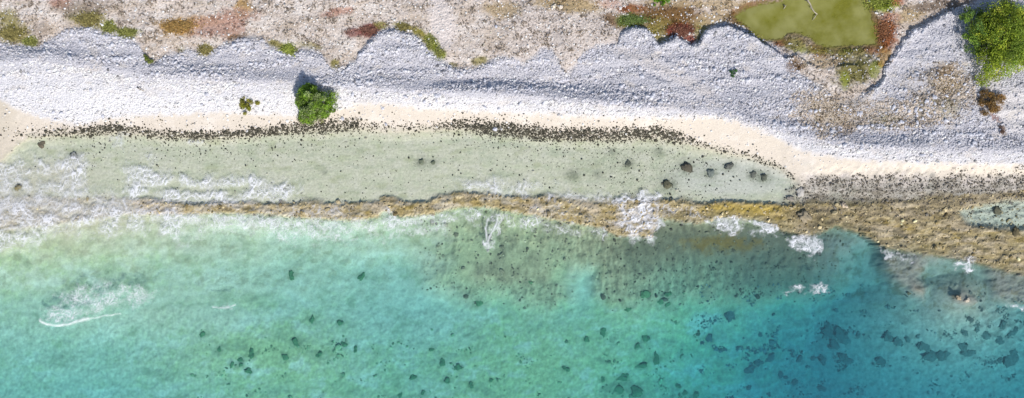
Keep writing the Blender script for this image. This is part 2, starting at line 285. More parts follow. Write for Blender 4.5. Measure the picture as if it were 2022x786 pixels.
    sand = mixc(sand, (.70, .63, .55), sstep(0, .5, n1 + spk2 * .5))
    sand = mixc(sand, (.53, .47, .38), sstep(70, 0, U) * .8)
    wet = sstep(-16, 0, V - C + n2 * 8)
    sand = mixc(sand, (.45, .42, .33), wet * .8)
    sm = sstep(-7, 9, V - B + n2 * 10 + spk * 6)[..., None]
    c = c * (1 - sm) + sand * sm
    # lagoon floor
    lf = np.empty_like(c); lf[:] = (.64, .61, .46)
    lf = mixc(lf, (.68, .64, .51), sstep(0, .5, spk2 + n1 * .6) * .9)
    lf = mixc(lf, (.58, .58, .41), sstep(.0, .5, -spk2 - n1 * .3) * .8)
    lf = mixc(lf, (.42, .43, .25), sstep(.1, .5, fbm(U / 40, V / 18, 3, 41)) * .55)
    lf = mixc(lf, (.36, .36, .22), sstep(.20, .5, spk + .25 * spk2) * .4)
    lf = mixc(lf, (.64, .61, .54), (1 - sstep(.6, 1.3, blob(U, V, 1450, 350, 140, 40))) * .75)
    lf = mixc(lf, (.60, .53, .42), sstep(230, 120, U) * .7 * sstep(300, 340, V))
    for hu, hv_, hr in LAGOON_WEED:
        mh = (np.abs(U - hu) < hr * 3) & (np.abs(V - hv_) < hr * 3)
        if mh.any(): lf[mh] = mixc(lf[mh], (.20, .21, .15), .75 * np.exp(-((U[mh] - hu) ** 2 + ((V[mh] - hv_) * 1.2) ** 2) / hr ** 2 - 1.2 * n3[mh] - .9 * n2[mh]).clip(0, 1))
    lag_d = (1 - sstep(.4, 1.3, blob(U, V, 1240, 330, 130, 55) + n1 * .6))
    lf = mixc(lf, (.40, .40, .28), lag_d * sstep(-.05, .35, spk + .5 * n2) * .7)
    lf = mixc(lf, (.44, .46, .33), sstep(.0, .35, fbm(U / 50 + n2, V / 14, 4, 44, .6)) * .45)
    lf = lf * (1 + .18 * fbm(U / 5, V / 5, 2, 45))[..., None]
    lf = lf * np.array([.90, .89, .88])
    lm = sstep(-6, 6, V - C + n2 * 6)[..., None]
    c = c * (1 - lm) + lf * lm
    # grey rocky flat at the far shore end
    rk2 = rightflat * sstep(326, 362, V + n2 * 20 + n1 * 34)
    gr = np.empty_like(c); gr[:] = (.41, .375, .32)
    gr = mixc(gr, (.57, .51, .46), sstep(-.1, .4, spk2 + spk * .3 - (V - 350) / 160))
    gr = mixc(gr, (.29, .28, .25), sstep(-.05, .4, fbm(U / 34, V / 16, 3, 43) + (V - 375) / 120) * .8)
    gr = mixc(gr, (.13, .115, .085), sstep(.10, .42, spk - spk2 * .3 + (V - 372) / 160) * .65)
    gr = mixc(gr, (.14, .12, .085), sstep(.0, .35, fbm(U / 30, V / 13, 4, 46, .6) + (V - 378) / 110) * .75)
    gr = mixc(gr, (.62, .56, .50), sstep(.08, .4, fbm(U / 40, V / 14, 3, 47) - (V - 362) / 120) * .8)
    gr = mixc(gr, (.17, .15, .075), sstep(388, 402, V + n2 * 10) * .6)
    gr = mixc(gr, (.27, .28, .22), sstep(.1, .5, n1) * .5)
    c = mixc(c, 0, rk2 * 0); c = c * (1 - rk2[..., None]) + gr * rk2[..., None]
    # reef rock
    rf = np.empty_like(c); rf[:] = (.34, .27, .13)
    rf = mixc(rf, (.50, .42, .25), sstep(0, .45, rr + spk2 * .4))
    rf = mixc(rf, (.47, .40, .30), sstep(.0, .4, fbm(U / 60, V / 30, 2, 53)) * .7)
    rf = mixc(rf, (.30, .22, .055), sstep(.0, .5, fbm(U / 45, V / 15, 2, 51)) * .8)
    rf = mixc(rf, (.12, .09, .04), sstep(.5, .15, rn) * .7)
    rf = mixc(rf, (.12, .095, .035), sstep(.15, .5, spk) * .55)
    rf = mixc(rf, (.50, .42, .29), sstep(1620, 1760, U) * sstep(-.1, .5, fbm(U / 50, V / 10, 3, 52)) * .8)
    rf = mixc(rf, (.15, .125, .05), sstep(1620, 1700, U) * sstep(12, -6, V - D + n2 * 8) * .8)
    rf = mixc(rf, (.40, .29, .055), (1 - sstep(.5, 1.3, blob(U, V, 1470, 414, 85, 16) + n2 * .4)) * .8)
    rf = mixc(rf, (.17, .14, .075), (1 - sstep(.5, 1.3, blob(U, V, 1600, 425, 50, 26) + n2 * .6)) * .6)
    rf = mixc(rf, (.17, .15, .08), sstep(1250, 1330, U) * sstep(-10, 6, V - E + 14 + n2 * 12) * .6)
    rf = mixc(rf, (.52, .45, .36), sstep(380, 230, U) * .85)
    rg_ = sstep(1545, 1640, U + n2 * 20)
    rf = mixc(rf, (.25, .205, .13), rg_ * sstep(-.25, .25, fbm(U / 60, V / 14, 3, 54) - (V - 430) / 130) * .7)
    rf = mixc(rf, (.11, .09, .05), rg_ * sstep(.0, .35, fbm(U / 26, V / 9, 3, 55)) * .65)
    rf = mixc(rf, (.48, .44, .36), sstep(1250, 1100, U) * sstep(-.05, .35, fbm(U / 40, V / 16, 3, 56)) * .6)
    rf = mixc(rf, (.48, .47, .38), tp * sstep(1870, 1900, U) * .9)
    rm = (reef_in * sstep(-6, 6, E - V + n3 * 5))[..., None]
    rm = np.where(V[..., None] > D[..., None] - 14, rm, 0)
    c = c * (1 - rm) + rf * rm
    # seabed: sand, algae turf, drowned rock
    sb = np.empty_like(c); sb[:] = (.62, .60, .47)
    alg = sstep(.1, .9, table(U + n1 * 25, V + n1 * 15, [0, 200, 400, 500, 600, 800, 1000, 1200, 1400, 2022], [480, 560, 620, 700, 786],
        [[.5, .5, .3, .2, .15, .3, .6, .7, .7, .6], [.45, .35, .3, .2, .1, .1, .4, .7, .6, .5], [.2, .1, .15, .3, .4, .0, .5, .6, .6, .5], [.3, .2, .55, .9, .75, .4, .8, .7, .6, .5], [.25, .15, .4, .7, .65, .5, .85, .7, .55, .5]])
        + fbm(U / 70, V / 45, 3, 61) * .35 + fbm(U / 12, V / 16, 3, 62) * .30)
    sb = mixc(sb, (.53, .57, .32), alg)
    sb = mixc(sb, (.34, .39, .21), alg * sstep(.05, .45, fbm(U / 6, V / 8, 3, 63)) * .45)
    sb = mixc(sb, (.64, .61, .50), (1 - sstep(.5, 1.35, blob(U, V, 795, 590, 95, 75, -20) + n1 * .5)) * .9)
    sb = mixc(sb, (.62, .60, .48), (1 - sstep(.5, 1.3, blob(U, V, 1145, 560, 40, 50) + n1 * .4)) * .9)
    cl = fbm(U / 75 + n2 * .25, V / 45 + n1 * .5, 5, 64, .65)
    sb = mixc(sb, (.74, .71, .60), sstep(.02, .42, cl) * .8)
    sb = mixc(sb, (.34, .38, .25), sstep(.05, .45, -cl) * .65)
    for hu, hv_, hr in HEADS:
        mh = (np.abs(U - hu) < hr * 3) & (np.abs(V - hv_) < hr * 3)
        if mh.any(): sb[mh] = mixc(sb[mh], (.13, .20, .11), .65 * np.exp(-((U[mh] - hu) ** 2 + ((V[mh] - hv_) * 1.2) ** 2) / (hr * 1.05) ** 2 - .9 * n3[mh] - .6 * n2[mh]).clip(0, 1))
    shal = sstep(520, 440, V + n1 * 25) * sstep(520, 250, U)
    sb = mixc(sb, (.60, .52, .41), shal * .8)
    prn = fbm(U / 9 + n2 * .4, V / 26, 4, 71, .65)
    pc = np.empty_like(c); pc[:] = (.33, .31, .21)
    pc = mixc(pc, (.47, .45, .31), sstep(-.1, .45, prn + n1 * .4))
    pc = mixc(pc, (.17, .16, .12), sstep(.02, .4, -prn + spk * .4) * .75)
    pc = mixc(pc, (.50, .49, .31), sstep(-.3, .4, n1) * sstep(1200, 1000, U) * .8)
    pc = mixc(pc, (.10, .09, .07), sstep(1150, 1260, U) * sstep(575, 490, V) * .65)
    pc = mixc(pc, (.15, .135, .11), sstep(1380, 1500, U + n1 * 40) * .75)
    pc = mixc(pc, (.20, .12, .02), (1 - sstep(.2, 1.5, blob(U, V, 1425, 480, 70, 16) + n2 * 1.0 + n1 * .5)) * .7)
    psoft = sstep(720, 960, U + n1 * 80 + n2 * 25)[..., None] * polymask(Uw + n1 * 18, Vw + n1 * 14 + n2 * 6, PLATFORM, 34)[..., None]
    sb = sb * (1 - psoft) + pc * psoft
    rkc = np.empty_like(c); rkc[:] = (.20, .165, .085)
    rkc = mixc(rkc, (.30, .25, .14), sstep(0, .4, prn)); rkc = mixc(rkc, (.34, .17, .025), (1 - sstep(.4, 1.2, blob(U, V, 1813, 573, 13, 15))))
    rkm = np.maximum(rk, isl)[..., None]
    sb = sb * (1 - rkm) + rkc * rkm
    deep = sstep(1320, 1660, U + n1 * 60) * sstep(560, 640, V)
    sb = mixc(sb, (.37, .37, .37), deep * .8)
    sb = mixc(sb, (.21, .22, .22), deep * sstep(.05, .4, fbm(U / 11, V / 13, 3, 81)) * .55)
    sb = mixc(sb, (.22, .21, .18), deep * sstep(0.05, .4, fbm(U / 34, V / 22, 2, 82)) * np.exp(-((V - 645) / 45.) ** 2) * .6)
    blot = fbm(U / 26 + n2 * .8, V / 18 + n3 * .4, 4, 66, .6)
    lz = sstep(980, 700, U) * sstep(610, 540, V)
    sb = mixc(sb, (.40, .37, .25), lz * sstep(.02, .4, blot) * .6)
    sb = mixc(sb, (.72, .69, .58), lz * sstep(.05, .45, -blot) * .45)
    rgt = sstep(1560, 1700, U + n1 * 30) * sstep(650, 585, V + n1 * 20)
    sb = mixc(sb, (.26, .26, .27), rgt * .8)
    sb = mixc(sb, (.13, .11, .06), rgt * sstep(.0, .4, blot + prn * .4) * .6)
    sb = sb * (1 + .30 * fbm(U / 6, V / 7, 2, 67) * sstep(560, 640, V) + .22 * fbm(U / 16, V / 14, 2, 68))[..., None]
    sb = sb * np.array([.97, .97, .86])
    sm2 = sstep(-7, 7, V - E + n3 * 6 + n2 * 5)[..., None]
    c = c * (1 - sm2) + sb * sm2
    zone = np.full(U.shape, 1)
    zone[inland > .5] = 0; zone[V > B] = 2; zone[V > C] = 3; zone[(rk2 > .5)] = 6; zone[(V > D)] = 4; zone[V > E] = 5
    return z, np.clip(c, .01, .85), zone

def axis(lo, hi, st):
    core = np.arange(lo, hi + st / 2, st); g = []; q = st; p = hi
    for k in range(48):
        q *= 1.10 if k < 40 else 1.65; p = p + q; g.append(p - hi)
    g = np.array(g)
    return np.concatenate([(core[0] - g)[::-1], core, core[-1] + g])
STEP = .1
xs = axis(-53.0, 53.0, STEP); ys = axis(-21.5, 21.5, STEP)
X, Y = np.meshgrid(xs, ys)
Z, _, _ = terrain(X, Y, np.zeros_like(X))
Z, CC, ZONE = terrain(X, Y, np.clip(Z, -8, 3))
edge_in = (np.abs(X) < 60) & (np.abs(Y) < 30)
Z = np.where((Y > 30), np.maximum(Z, .8) + (Y - 30) * .004, Z)

def world(u, v, z=0.0):
    k = (HC - z) / HC
    return (u - CX) * PXM * k, (CY - v) * PXM * k
def gz(x, y):
    """terrain height at world x, y inside the finely meshed part"""
    i = np.clip((np.asarray(x) + 53.0) / STEP, 0, 1058.99); j = np.clip((np.asarray(y) + 21.5) / STEP, 0, 428.99)
    i0 = np.floor(i).astype(int); j0 = np.floor(j).astype(int); a = i - i0; b = j - j0
    i0 += 48; j0 += 48
    return (Z[j0, i0] * (1 - a) + Z[j0, i0 + 1] * a) * (1 - b) + (Z[j0 + 1, i0] * (1 - a) + Z[j0 + 1, i0 + 1] * a) * b
def place(u, v):
    """photo pixel -> point on the terrain"""
    u = np.asarray(u, float); v = np.asarray(v, float); z = np.zeros_like(u)
    for _ in range(3):
        x, y = world(u, v, z); z = gz(x, y)
    x, y = world(u, v, z)
    return x, y, z

# ------------------------------------------------------------------ materials
def newmat(name):
    m = bpy.data.materials.new(name); m.use_nodes = True; m.node_tree.nodes.clear(); return m, m.node_tree
def nd(t, kind, **kw):
    n = t.nodes.new(kind)
    for k, v in kw.items(): setattr(n, k, v)
    return n
def ground_mat(name, rough, bump_scale, bump_dist, var_scale=9.0, var=.18, bump2=None):
    m, t = newmat(name)
    o = nd(t, 'ShaderNodeOutputMaterial'); b = nd(t, 'ShaderNodeBsdfPrincipled')
    b.inputs['Roughness'].default_value = rough; b.inputs['Specular IOR Level'].default_value = .25
    at = nd(t, 'ShaderNodeAttribute', attribute_name='Col')
    tc = nd(t, 'ShaderNodeTexCoord')
    n = nd(t, 'ShaderNodeTexNoise'); n.inputs['Scale'].default_value = var_scale; n.inputs['Detail'].default_value = 4
    t.links.new(tc.outputs['Object'], n.inputs['Vector'])
    mr = nd(t, 'ShaderNodeMapRange'); mr.inputs[1].default_value = .3; mr.inputs[2].default_value = .7
    mr.inputs[3].default_value = 1 - var; mr.inputs[4].default_value = 1 + var
    t.links.new(n.outputs['Fac'], mr.inputs[0])
    mx = nd(t, 'ShaderNodeVectorMath', operation='SCALE')
    t.links.new(at.outputs['Color'], mx.inputs[0]); t.links.new(mr.outputs[0], mx.inputs['Scale'])
    t.links.new(mx.outputs[0], b.inputs['Base Color'])
    n2 = nd(t, 'ShaderNodeTexNoise'); n2.inputs['Scale'].default_value = bump_scale; n2.inputs['Detail'].default_value = 3
    t.links.new(tc.outputs['Object'], n2.inputs['Vector'])
    bp = nd(t, 'ShaderNodeBump'); bp.inputs['Strength'].default_value = 1.0; bp.inputs['Distance'].default_value = bump_dist
    t.links.new(n2.outputs['Fac'], bp.inputs['Height']); t.links.new(bp.outputs[0], b.inputs['Normal'])
    t.links.new(b.outputs[0], o.inputs[0])
    return m
M_GROUND = ground_mat('scrub_soil', .95, 5, .12, 7, .22)
M_COBBLE = ground_mat('rubble', .95, 6, .16, 8, .2)
M_SAND = ground_mat('sand', .95, 7, .03, 6, .07)
M_BED = ground_mat('sea_floor', .95, 4, .03, 5, .10)
M_REEF = ground_mat('reef_rock', .7, 3.5, .07, 6, .25)
M_FLAT = ground_mat('rock_flat', .8, 4, .09, 7, .2)
M_STONE = ground_mat('stone', .9, 20, .02, 14, .15)

def attr_mat(name, rough=.8, transl=0.0, obj_color=None, var=.25, scale=6):
    m, t = newmat(name)
    o = nd(t, 'ShaderNodeOutputMaterial'); b = nd(t, 'ShaderNodeBsdfPrincipled')
    b.inputs['Roughness'].default_value = rough; b.inputs['Specular IOR Level'].default_value = .25
    tc = nd(t, 'ShaderNodeTexCoord'); n = nd(t, 'ShaderNodeTexNoise'); n.inputs['Scale'].default_value = scale; n.inputs['Detail'].default_value = 3
    t.links.new(tc.outputs['Object'], n.inputs['Vector'])
    mr = nd(t, 'ShaderNodeMapRange'); mr.inputs[1].default_value = .3; mr.inputs[2].default_value = .7
    mr.inputs[3].default_value = 1 - var; mr.inputs[4].default_value = 1 + var
    t.links.new(n.outputs['Fac'], mr.inputs[0])
    mx = nd(t, 'ShaderNodeVectorMath', operation='SCALE'); t.links.new(mr.outputs[0], mx.inputs['Scale'])
    if obj_color is None:
        at = nd(t, 'ShaderNodeAttribute', attribute_name='Col'); t.links.new(at.outputs['Color'], mx.inputs[0])
    else: mx.inputs[0].default_value = obj_color
    t.links.new(mx.outputs[0], b.inputs['Base Color'])
    if transl > 0:
        tr = nd(t, 'ShaderNodeBsdfTranslucent'); t.links.new(mx.outputs[0], tr.inputs['Color'])
        ms = nd(t, 'ShaderNodeMixShader'); ms.inputs[0].default_value = transl
        t.links.new(b.outputs[0], ms.inputs[1]); t.links.new(tr.outputs[0], ms.inputs[2]); t.links.new(ms.outputs[0], o.inputs[0])
    else: t.links.new(b.outputs[0], o.inputs[0])
    return m
M_LEAF = attr_mat('leaves', .6, .3)
M_WOOD = attr_mat('driftwood', .9, 0, (.40, .36, .27), .2, 4)
M_BARK = attr_mat('bark', .9, 0, (.24, .20, .15), .3, 5)
M_DARK = attr_mat('dark_stone', .75, 0, None, .3, 9)
M_CORAL = attr_mat('coral', .9, 0, None, .35, 5)

# water: fresnel mirror over a clear surface, the body absorbs
def water_mat():
    m, t = newmat('sea_water')
    o = nd(t, 'ShaderNodeOutputMaterial'); tr = nd(t, 'ShaderNodeBsdfTransparent'); gl = nd(t, 'ShaderNodeBsdfGlossy')
    gl.inputs['Roughness'].default_value = .2
    lw = nd(t, 'ShaderNodeLayerWeight'); lw.inputs['Blend'].default_value = .5
    pw = nd(t, 'ShaderNodeMath', operation='POWER'); pw.inputs[1].default_value = 5.0; t.links.new(lw.outputs['Facing'], pw.inputs[0])
    fr = nd(t, 'ShaderNodeMath', operation='MULTIPLY_ADD'); fr.inputs[1].default_value = .98; fr.inputs[2].default_value = .02; t.links.new(pw.outputs[0], fr.inputs[0])
    tc = nd(t, 'ShaderNodeTexCoord')
    mp = nd(t, 'ShaderNodeMapping'); mp.inputs['Scale'].default_value = (1, 1.7, 1)
    t.links.new(tc.outputs['Object'], mp.inputs['Vector'])
    n = nd(t, 'ShaderNodeTexNoise'); n.inputs['Scale'].default_value = 1.6; n.inputs['Detail'].default_value = 5
    t.links.new(mp.outputs[0], n.inputs['Vector'])
    bp = nd(t, 'ShaderNodeBump'); bp.inputs['Distance'].default_value = .015
    t.links.new(n.outputs['Fac'], bp.inputs['Height'])
    t.links.new(bp.outputs[0], gl.inputs['Normal']); t.links.new(bp.outputs[0], lw.inputs['Normal'])
    mx = nd(t, 'ShaderNodeMixShader')
    t.links.new(fr.outputs[0], mx.inputs[0]); t.links.new(tr.outputs[0], mx.inputs[1]); t.links.new(gl.outputs[0], mx.inputs[2])
    t.links.new(mx.outputs[0], o.inputs['Surface'])
    va = nd(t, 'ShaderNodeVolumeAbsorption')
    va.inputs['Color'].default_value = (0.0, .765, .90, 1); va.inputs['Density'].default_value = .235
    vsx = nd(t, 'ShaderNodeVolumeScatter'); vsx.inputs['Color'].default_value = (.55, .92, 1, 1); vsx.inputs['Density'].default_value = .045
    av = nd(t, 'ShaderNodeAddShader'); t.links.new(va.outputs[0], av.inputs[0]); t.links.new(vsx.outputs[0], av.inputs[1])
    t.links.new(av.outputs[0], o.inputs['Volume'])
    return m
M_WATER = water_mat()
def pond_mat():
    m, t = newmat('pond_water')
    o = nd(t, 'ShaderNodeOutputMaterial'); b = nd(t, 'ShaderNodeBsdfPrincipled')
    b.inputs['Roughness'].default_value = .15; b.inputs['IOR'].default_value = 1.333
    tc = nd(t, 'ShaderNodeTexCoord'); n = nd(t, 'ShaderNodeTexNoise'); n.inputs['Scale'].default_value = .55; n.inputs['Detail'].default_value = 4
    t.links.new(tc.outputs['Object'], n.inputs['Vector'])
    cr = nd(t, 'ShaderNodeValToRGB'); e = cr.color_ramp.elements
    e[0].position = .33; e[0].color = (.21, .205, .03, 1); e[1].position = .66; e[1].color = (.37, .36, .13, 1)
    t.links.new(n.outputs['Fac'], cr.inputs[0]); t.links.new(cr.outputs[0], b.inputs['Base Color'])
    tr = nd(t, 'ShaderNodeBsdfTransparent'); tr.inputs[0].default_value = (.93, .95, .62, 1)
    mx = nd(t, 'ShaderNodeMixShader'); mx.inputs[0].default_value = .66
    t.links.new(tr.outputs[0], mx.inputs[1]); t.links.new(b.outputs[0], mx.inputs[2]); t.links.new(mx.outputs[0], o.inputs[0])
    return m
M_POND = pond_mat()
def foam_mat():
    m, t = newmat('foam')
    o = nd(t, 'ShaderNodeOutputMaterial'); d = nd(t, 'ShaderNodeBsdfDiffuse'); d.inputs[0].default_value = (.90, .90, .93, 1)
    tr = nd(t, 'ShaderNodeBsdfTransparent'); at = nd(t, 'ShaderNodeAttribute', attribute_name='cover')
    mx = nd(t, 'ShaderNodeMixShader')
    tl = nd(t, 'ShaderNodeBsdfTranslucent'); tl.inputs[0].default_value = (.85, .86, .88, 1); ad = nd(t, 'ShaderNodeMixShader'); ad.inputs[0].default_value = .12
    t.links.new(d.outputs[0], ad.inputs[1]); t.links.new(tl.outputs[0], ad.inputs[2])
    t.links.new(at.outputs['Fac'], mx.inputs[0]); t.links.new(tr.outputs[0], mx.inputs[1]); t.links.new(ad.outputs[0], mx.inputs[2]); t.links.new(mx.outputs[0], o.inputs[0])
    return m
M_FOAM = foam_mat()

# ------------------------------------------------------------------ mesh helpers
def mesh_np(name, verts, quads=None, tris=None, col=None, smooth=False):
    me = bpy.data.meshes.new(name)
    nq = 0 if quads is None else len(quads); nt_ = 0 if tris is None else len(tris)
    me.vertices.add(len(verts)); me.vertices.foreach_set('co', np.ascontiguousarray(verts, np.float32).ravel())
    loops = []; starts = []
    if nq: loops.append(np.asarray(quads).ravel()); starts.append(np.arange(nq) * 4)
    if nt_: loops.append(np.asarray(tris).ravel()); starts.append(nq * 4 + np.arange(nt_) * 3)
    L = np.concatenate(loops).astype(np.int32); Sx = np.concatenate(starts).astype(np.int32)
    me.loops.add(len(L)); me.loops.foreach_set('vertex_index', L)
    me.polygons.add(nq + nt_); me.polygons.foreach_set('loop_start', Sx)
    me.polygons.foreach_set('use_smooth', np.full(nq + nt_, smooth, bool))
    if col is not None:
        a = me.attributes.new('Col', 'FLOAT_COLOR', 'POINT')
        a.data.foreach_set('color', np.concatenate([col, np.ones((len(col), 1))], 1).astype(np.float32).ravel())
    me.update(calc_edges=True); me.validate()
    return me
def obj(name, me, mat=None, parent=None, loc=(0, 0, 0)):
    o = bpy.data.objects.new(name, me); COL.objects.link(o); o.location = loc
    if mat is not None and me is not None:
        if len(me.materials) == 0: me.materials.append(mat)
    if parent is not None: o.parent = parent
    return o
def tag(o, label=None, cat=None, group=None, kind=None):
    if label: o['label'] = label
    if cat: o['category'] = cat
    if group: o['group'] = group
    if kind: o['kind'] = kind
    return o
def tube(pts, rad, seg=6):
    P = np.array(pts, float); n = len(P); R = np.broadcast_to(np.array(rad, float), (n,)); V_ = []; Q = []
    for i in range(n):
        t = P[min(i + 1, n - 1)] - P[max(i - 1, 0)]; t /= np.linalg.norm(t) + 1e-9
        up = np.array([0, 0, 1.]) if abs(t[2]) < .9 else np.array([1., 0, 0])
        a = np.cross(t, up); a /= np.linalg.norm(a); b = np.cross(t, a)
        for k in range(seg):
            w_ = 2 * pi * k / seg; V_.append(P[i] + R[i] * (a * cos(w_) + b * sin(w_)))
    for i in range(n - 1):
        for k in range(seg):
            Q.append((i * seg + k, i * seg + (k + 1) % seg, (i + 1) * seg + (k + 1) % seg, (i + 1) * seg + k))
    T = [(0, k + 1, k) for k in range(1, seg - 1)] + [((n - 1) * seg, (n - 1) * seg + k, (n - 1) * seg + k + 1) for k in range(1, seg - 1)]
    return V_, Q, T
def tubes(name, list_):
    V_, Q, T = [], [], []
    for pts, rad in list_:
        v, q, t = tube(pts, rad); o = len(V_); V_ += v; Q += [tuple(i + o for i in f) for f in q]; T += [tuple(i + o for i in f) for f in t]
    return mesh_np(name, np.array(V_), np.array(Q), np.array(T), smooth=True)

# ------------------------------------------------------------------ setting: terrain split where its kind changes
ny, nx = X.shape
gv = np.stack([X, Y, Z], -1).reshape(-1, 3)
ii = np.arange(nx - 1)[None] + np.arange(ny - 1)[:, None] * nx
quads = np.stack([ii, ii + 1, ii + 1 + nx, ii + nx], -1).reshape(-1, 4)
fz = ZONE[:-1, :-1].reshape(-1)
gxx = np.gradient(Z, axis=1) / np.maximum(np.gradient(X, axis=1), 1e-6); gyy = np.gradient(Z, axis=0) / np.maximum(np.gradient(Y, axis=0), 1e-6)
NRM = np.stack([-gxx, -gyy, np.ones_like(Z)], -1); NRM /= np.linalg.norm(NRM, axis=-1, keepdims=True); NRM = NRM.reshape(-1, 3)
cflat = CC.reshape(-1, 3)
for zid, nm, mt in ((0, 'scrub_ground', M_GROUND), (1, 'cobble_bank', M_COBBLE), (2, 'sand_beach', M_SAND), (3, 'lagoon_floor', M_BED), (4, 'reef_ledge', M_REEF), (5, 'seabed', M_BED), (6, 'rock_flat', M_FLAT)):
    q = quads[fz == zid]; used, inv = np.unique(q, return_inverse=True)
    me = mesh_np(nm, gv[used], inv.reshape(-1, 4), None, cflat[used], True)
    me.normals_split_custom_set_from_vertices(NRM[used].astype(np.float32))
    tag(obj(nm, me, mt), kind='structure')

# sea body
wx = axis(-53, 53, .5); wy = axis(-21.5, 21.5, .5)
WX, WY = np.meshgrid(wx, wy)
def wave_z(x, y):
    u = CX + x / PXM; v = CY - y / PXM
    f = curve([(60, 628), (80, 634), (110, 643), (140, 641), (175, 629), (240, 619), (330, 600), (420, 604), (480, 598)])(u)
    dv = f - v
    along = np.exp(-np.maximum(0, np.abs(u - 200) - 90) ** 2 / 60 ** 2)
    ridge = np.where(dv > -6, sstep(-6, 4, dv) * np.exp(-np.clip(dv, 0, None) / 45), 0) * along * .22
    sw = .05 * fbm(x / 5, y / 2.5, 3, 91) * sstep(470, 540, v)
    return ridge + sw
WZ = wave_z(WX, WY)
n_y, n_x = WX.shape
wv = np.stack([WX, WY, WZ], -1).reshape(-1, 3)
ii = np.arange(n_x - 1)[None] + np.arange(n_y - 1)[:, None] * n_x
wq = np.stack([ii, ii + 1, ii + 1 + n_x, ii + n_x], -1).reshape(-1, 4)
ring = np.concatenate([np.arange(n_x), np.arange(1, n_y) * n_x + n_x - 1, (n_y - 1) * n_x + np.arange(n_x - 2, -1, -1), np.arange(n_y - 2, 0, -1) * n_x])
low = wv[ring].copy(); low[:, 2] = -16
b0 = len(wv); nr = len(ring); kk = np.arange(nr); k2 = (kk + 1) % nr
skirt = np.stack([ring[kk], b0 + kk, b0 + k2, ring[k2]], -1)
cen = len(wv) + nr
bt = np.stack([np.full(nr, cen), b0 + k2, b0 + kk], -1)
sea = obj('sea', mesh_np('sea', np.concatenate([wv, low, [[0, 0, -16]]]), np.concatenate([wq, skirt]), bt, None, True), M_WATER)
tag(sea, kind='structure')

# pond
pp = np.array(POND, float); pc_ = pp.mean(0); pp = pc_ + (pp - pc_) * 1.10
pw = np.stack(world(pp[:, 0], pp[:, 1], POND_Z), -1)
pv = np.concatenate([np.concatenate([pw, np.full((len(pw), 1), POND_Z)], 1)])
me = bpy.data.meshes.new('pond'); me.from_pydata([tuple(p) for p in pv], [], [tuple(range(len(pv)))][::-1]); me.update()
if me.polygons[0].normal.z < 0: me.flip_normals()
tag(obj('pond', me, M_POND), kind='structure')

# ------------------------------------------------------------------ stones
phi = (1 + 5 ** .5) / 2
ICO_V = np.array([(-1, phi, 0), (1, phi, 0), (-1, -phi, 0), (1, -phi, 0), (0, -1, phi), (0, 1, phi), (0, -1, -phi), (0, 1, -phi), (phi, 0, -1), (phi, 0, 1), (-phi, 0, -1), (-phi, 0, 1)], float)
ICO_V /= np.linalg.norm(ICO_V[0])
ICO_F = np.array([(0, 11, 5), (0, 5, 1), (0, 1, 7), (0, 7, 10), (0, 10, 11), (1, 5, 9), (5, 11, 4), (11, 10, 2), (10, 7, 6), (7, 1, 8), (3, 9, 4), (3, 4, 2), (3, 2, 6), (3, 6, 8), (3, 8, 9), (4, 9, 5), (2, 4, 11), (6, 2, 10), (8, 6, 7), (9, 8, 1)])
def stone_cloud(x, y, z, r, flat=(.45, .8)):
    n = len(x)
    base = ICO_V[None] * (1 + rng.uniform(-.24, .24, (n, 12, 1)))
    base = base * np.stack([rng.uniform(.8, 1.25, n), rng.uniform(.6, 1., n), rng.uniform(*flat, n)], -1)[:, None]
    a = rng.uniform(0, 2 * pi, n); t = rng.normal(0, .25, n)
    ca, sa, ct, st = np.cos(a), np.sin(a), np.cos(t), np.sin(t)
    bx, by, bz = base[..., 0], base[..., 1], base[..., 2]
    by, bz = by * ct[:, None] - bz * st[:, None], by * st[:, None] + bz * ct[:, None]
    bx, by = bx * ca[:, None] - by * sa[:, None], bx * sa[:, None] + by * ca[:, None]
    v = np.stack([bx, by, bz], -1) * r[:, None, None] + np.stack([x, y, z + r * .22], -1)[:, None]
    f = ICO_F[None] + (np.arange(n) * 12)[:, None, None]
    return v.reshape(-1, 3), f.reshape(-1, 3)
def rock_mesh(name, seed, col, rough=.28, sub=2):
    import bmesh
    r_ = random.Random(seed); bm = bmesh.new(); bmesh.ops.create_icosphere(bm, subdivisions=sub, radius=1)
    s = seed * 7.3; sx, sy, sz = r_.uniform(.8, 1.3), r_.uniform(.65, 1.05), r_.uniform(.5, .8)
    for v in bm.verts:
        c = v.co; k = 1 + rough * float(perlin(c.x * 1.2 + s, c.y * 1.2 + c.z * 1.9, seed)) * 1.6 + (rough > .55) * .35 * float(perlin(c.x * 6 + s, c.y * 6 + c.z, seed + 4)) + rough * .5 * float(perlin(c.x * 3 + s, c.y * 3 + c.z * 2.7, seed + 9))
        v.co = Vector((c.x * sx * k, c.y * sy * k, c.z * sz * k))
    me = bpy.data.meshes.new(name); bm.to_mesh(me); bm.free()
    a = me.attributes.new('Col', 'FLOAT_COLOR', 'POINT')
    for i, v in enumerate(me.vertices):
        k = .8 + .4 * r_.random(); a.data[i].color = (col[0] * k, col[1] * k, col[2] * k, 1)
    for p in me.polygons: p.use_smooth = sub > 1
    return me

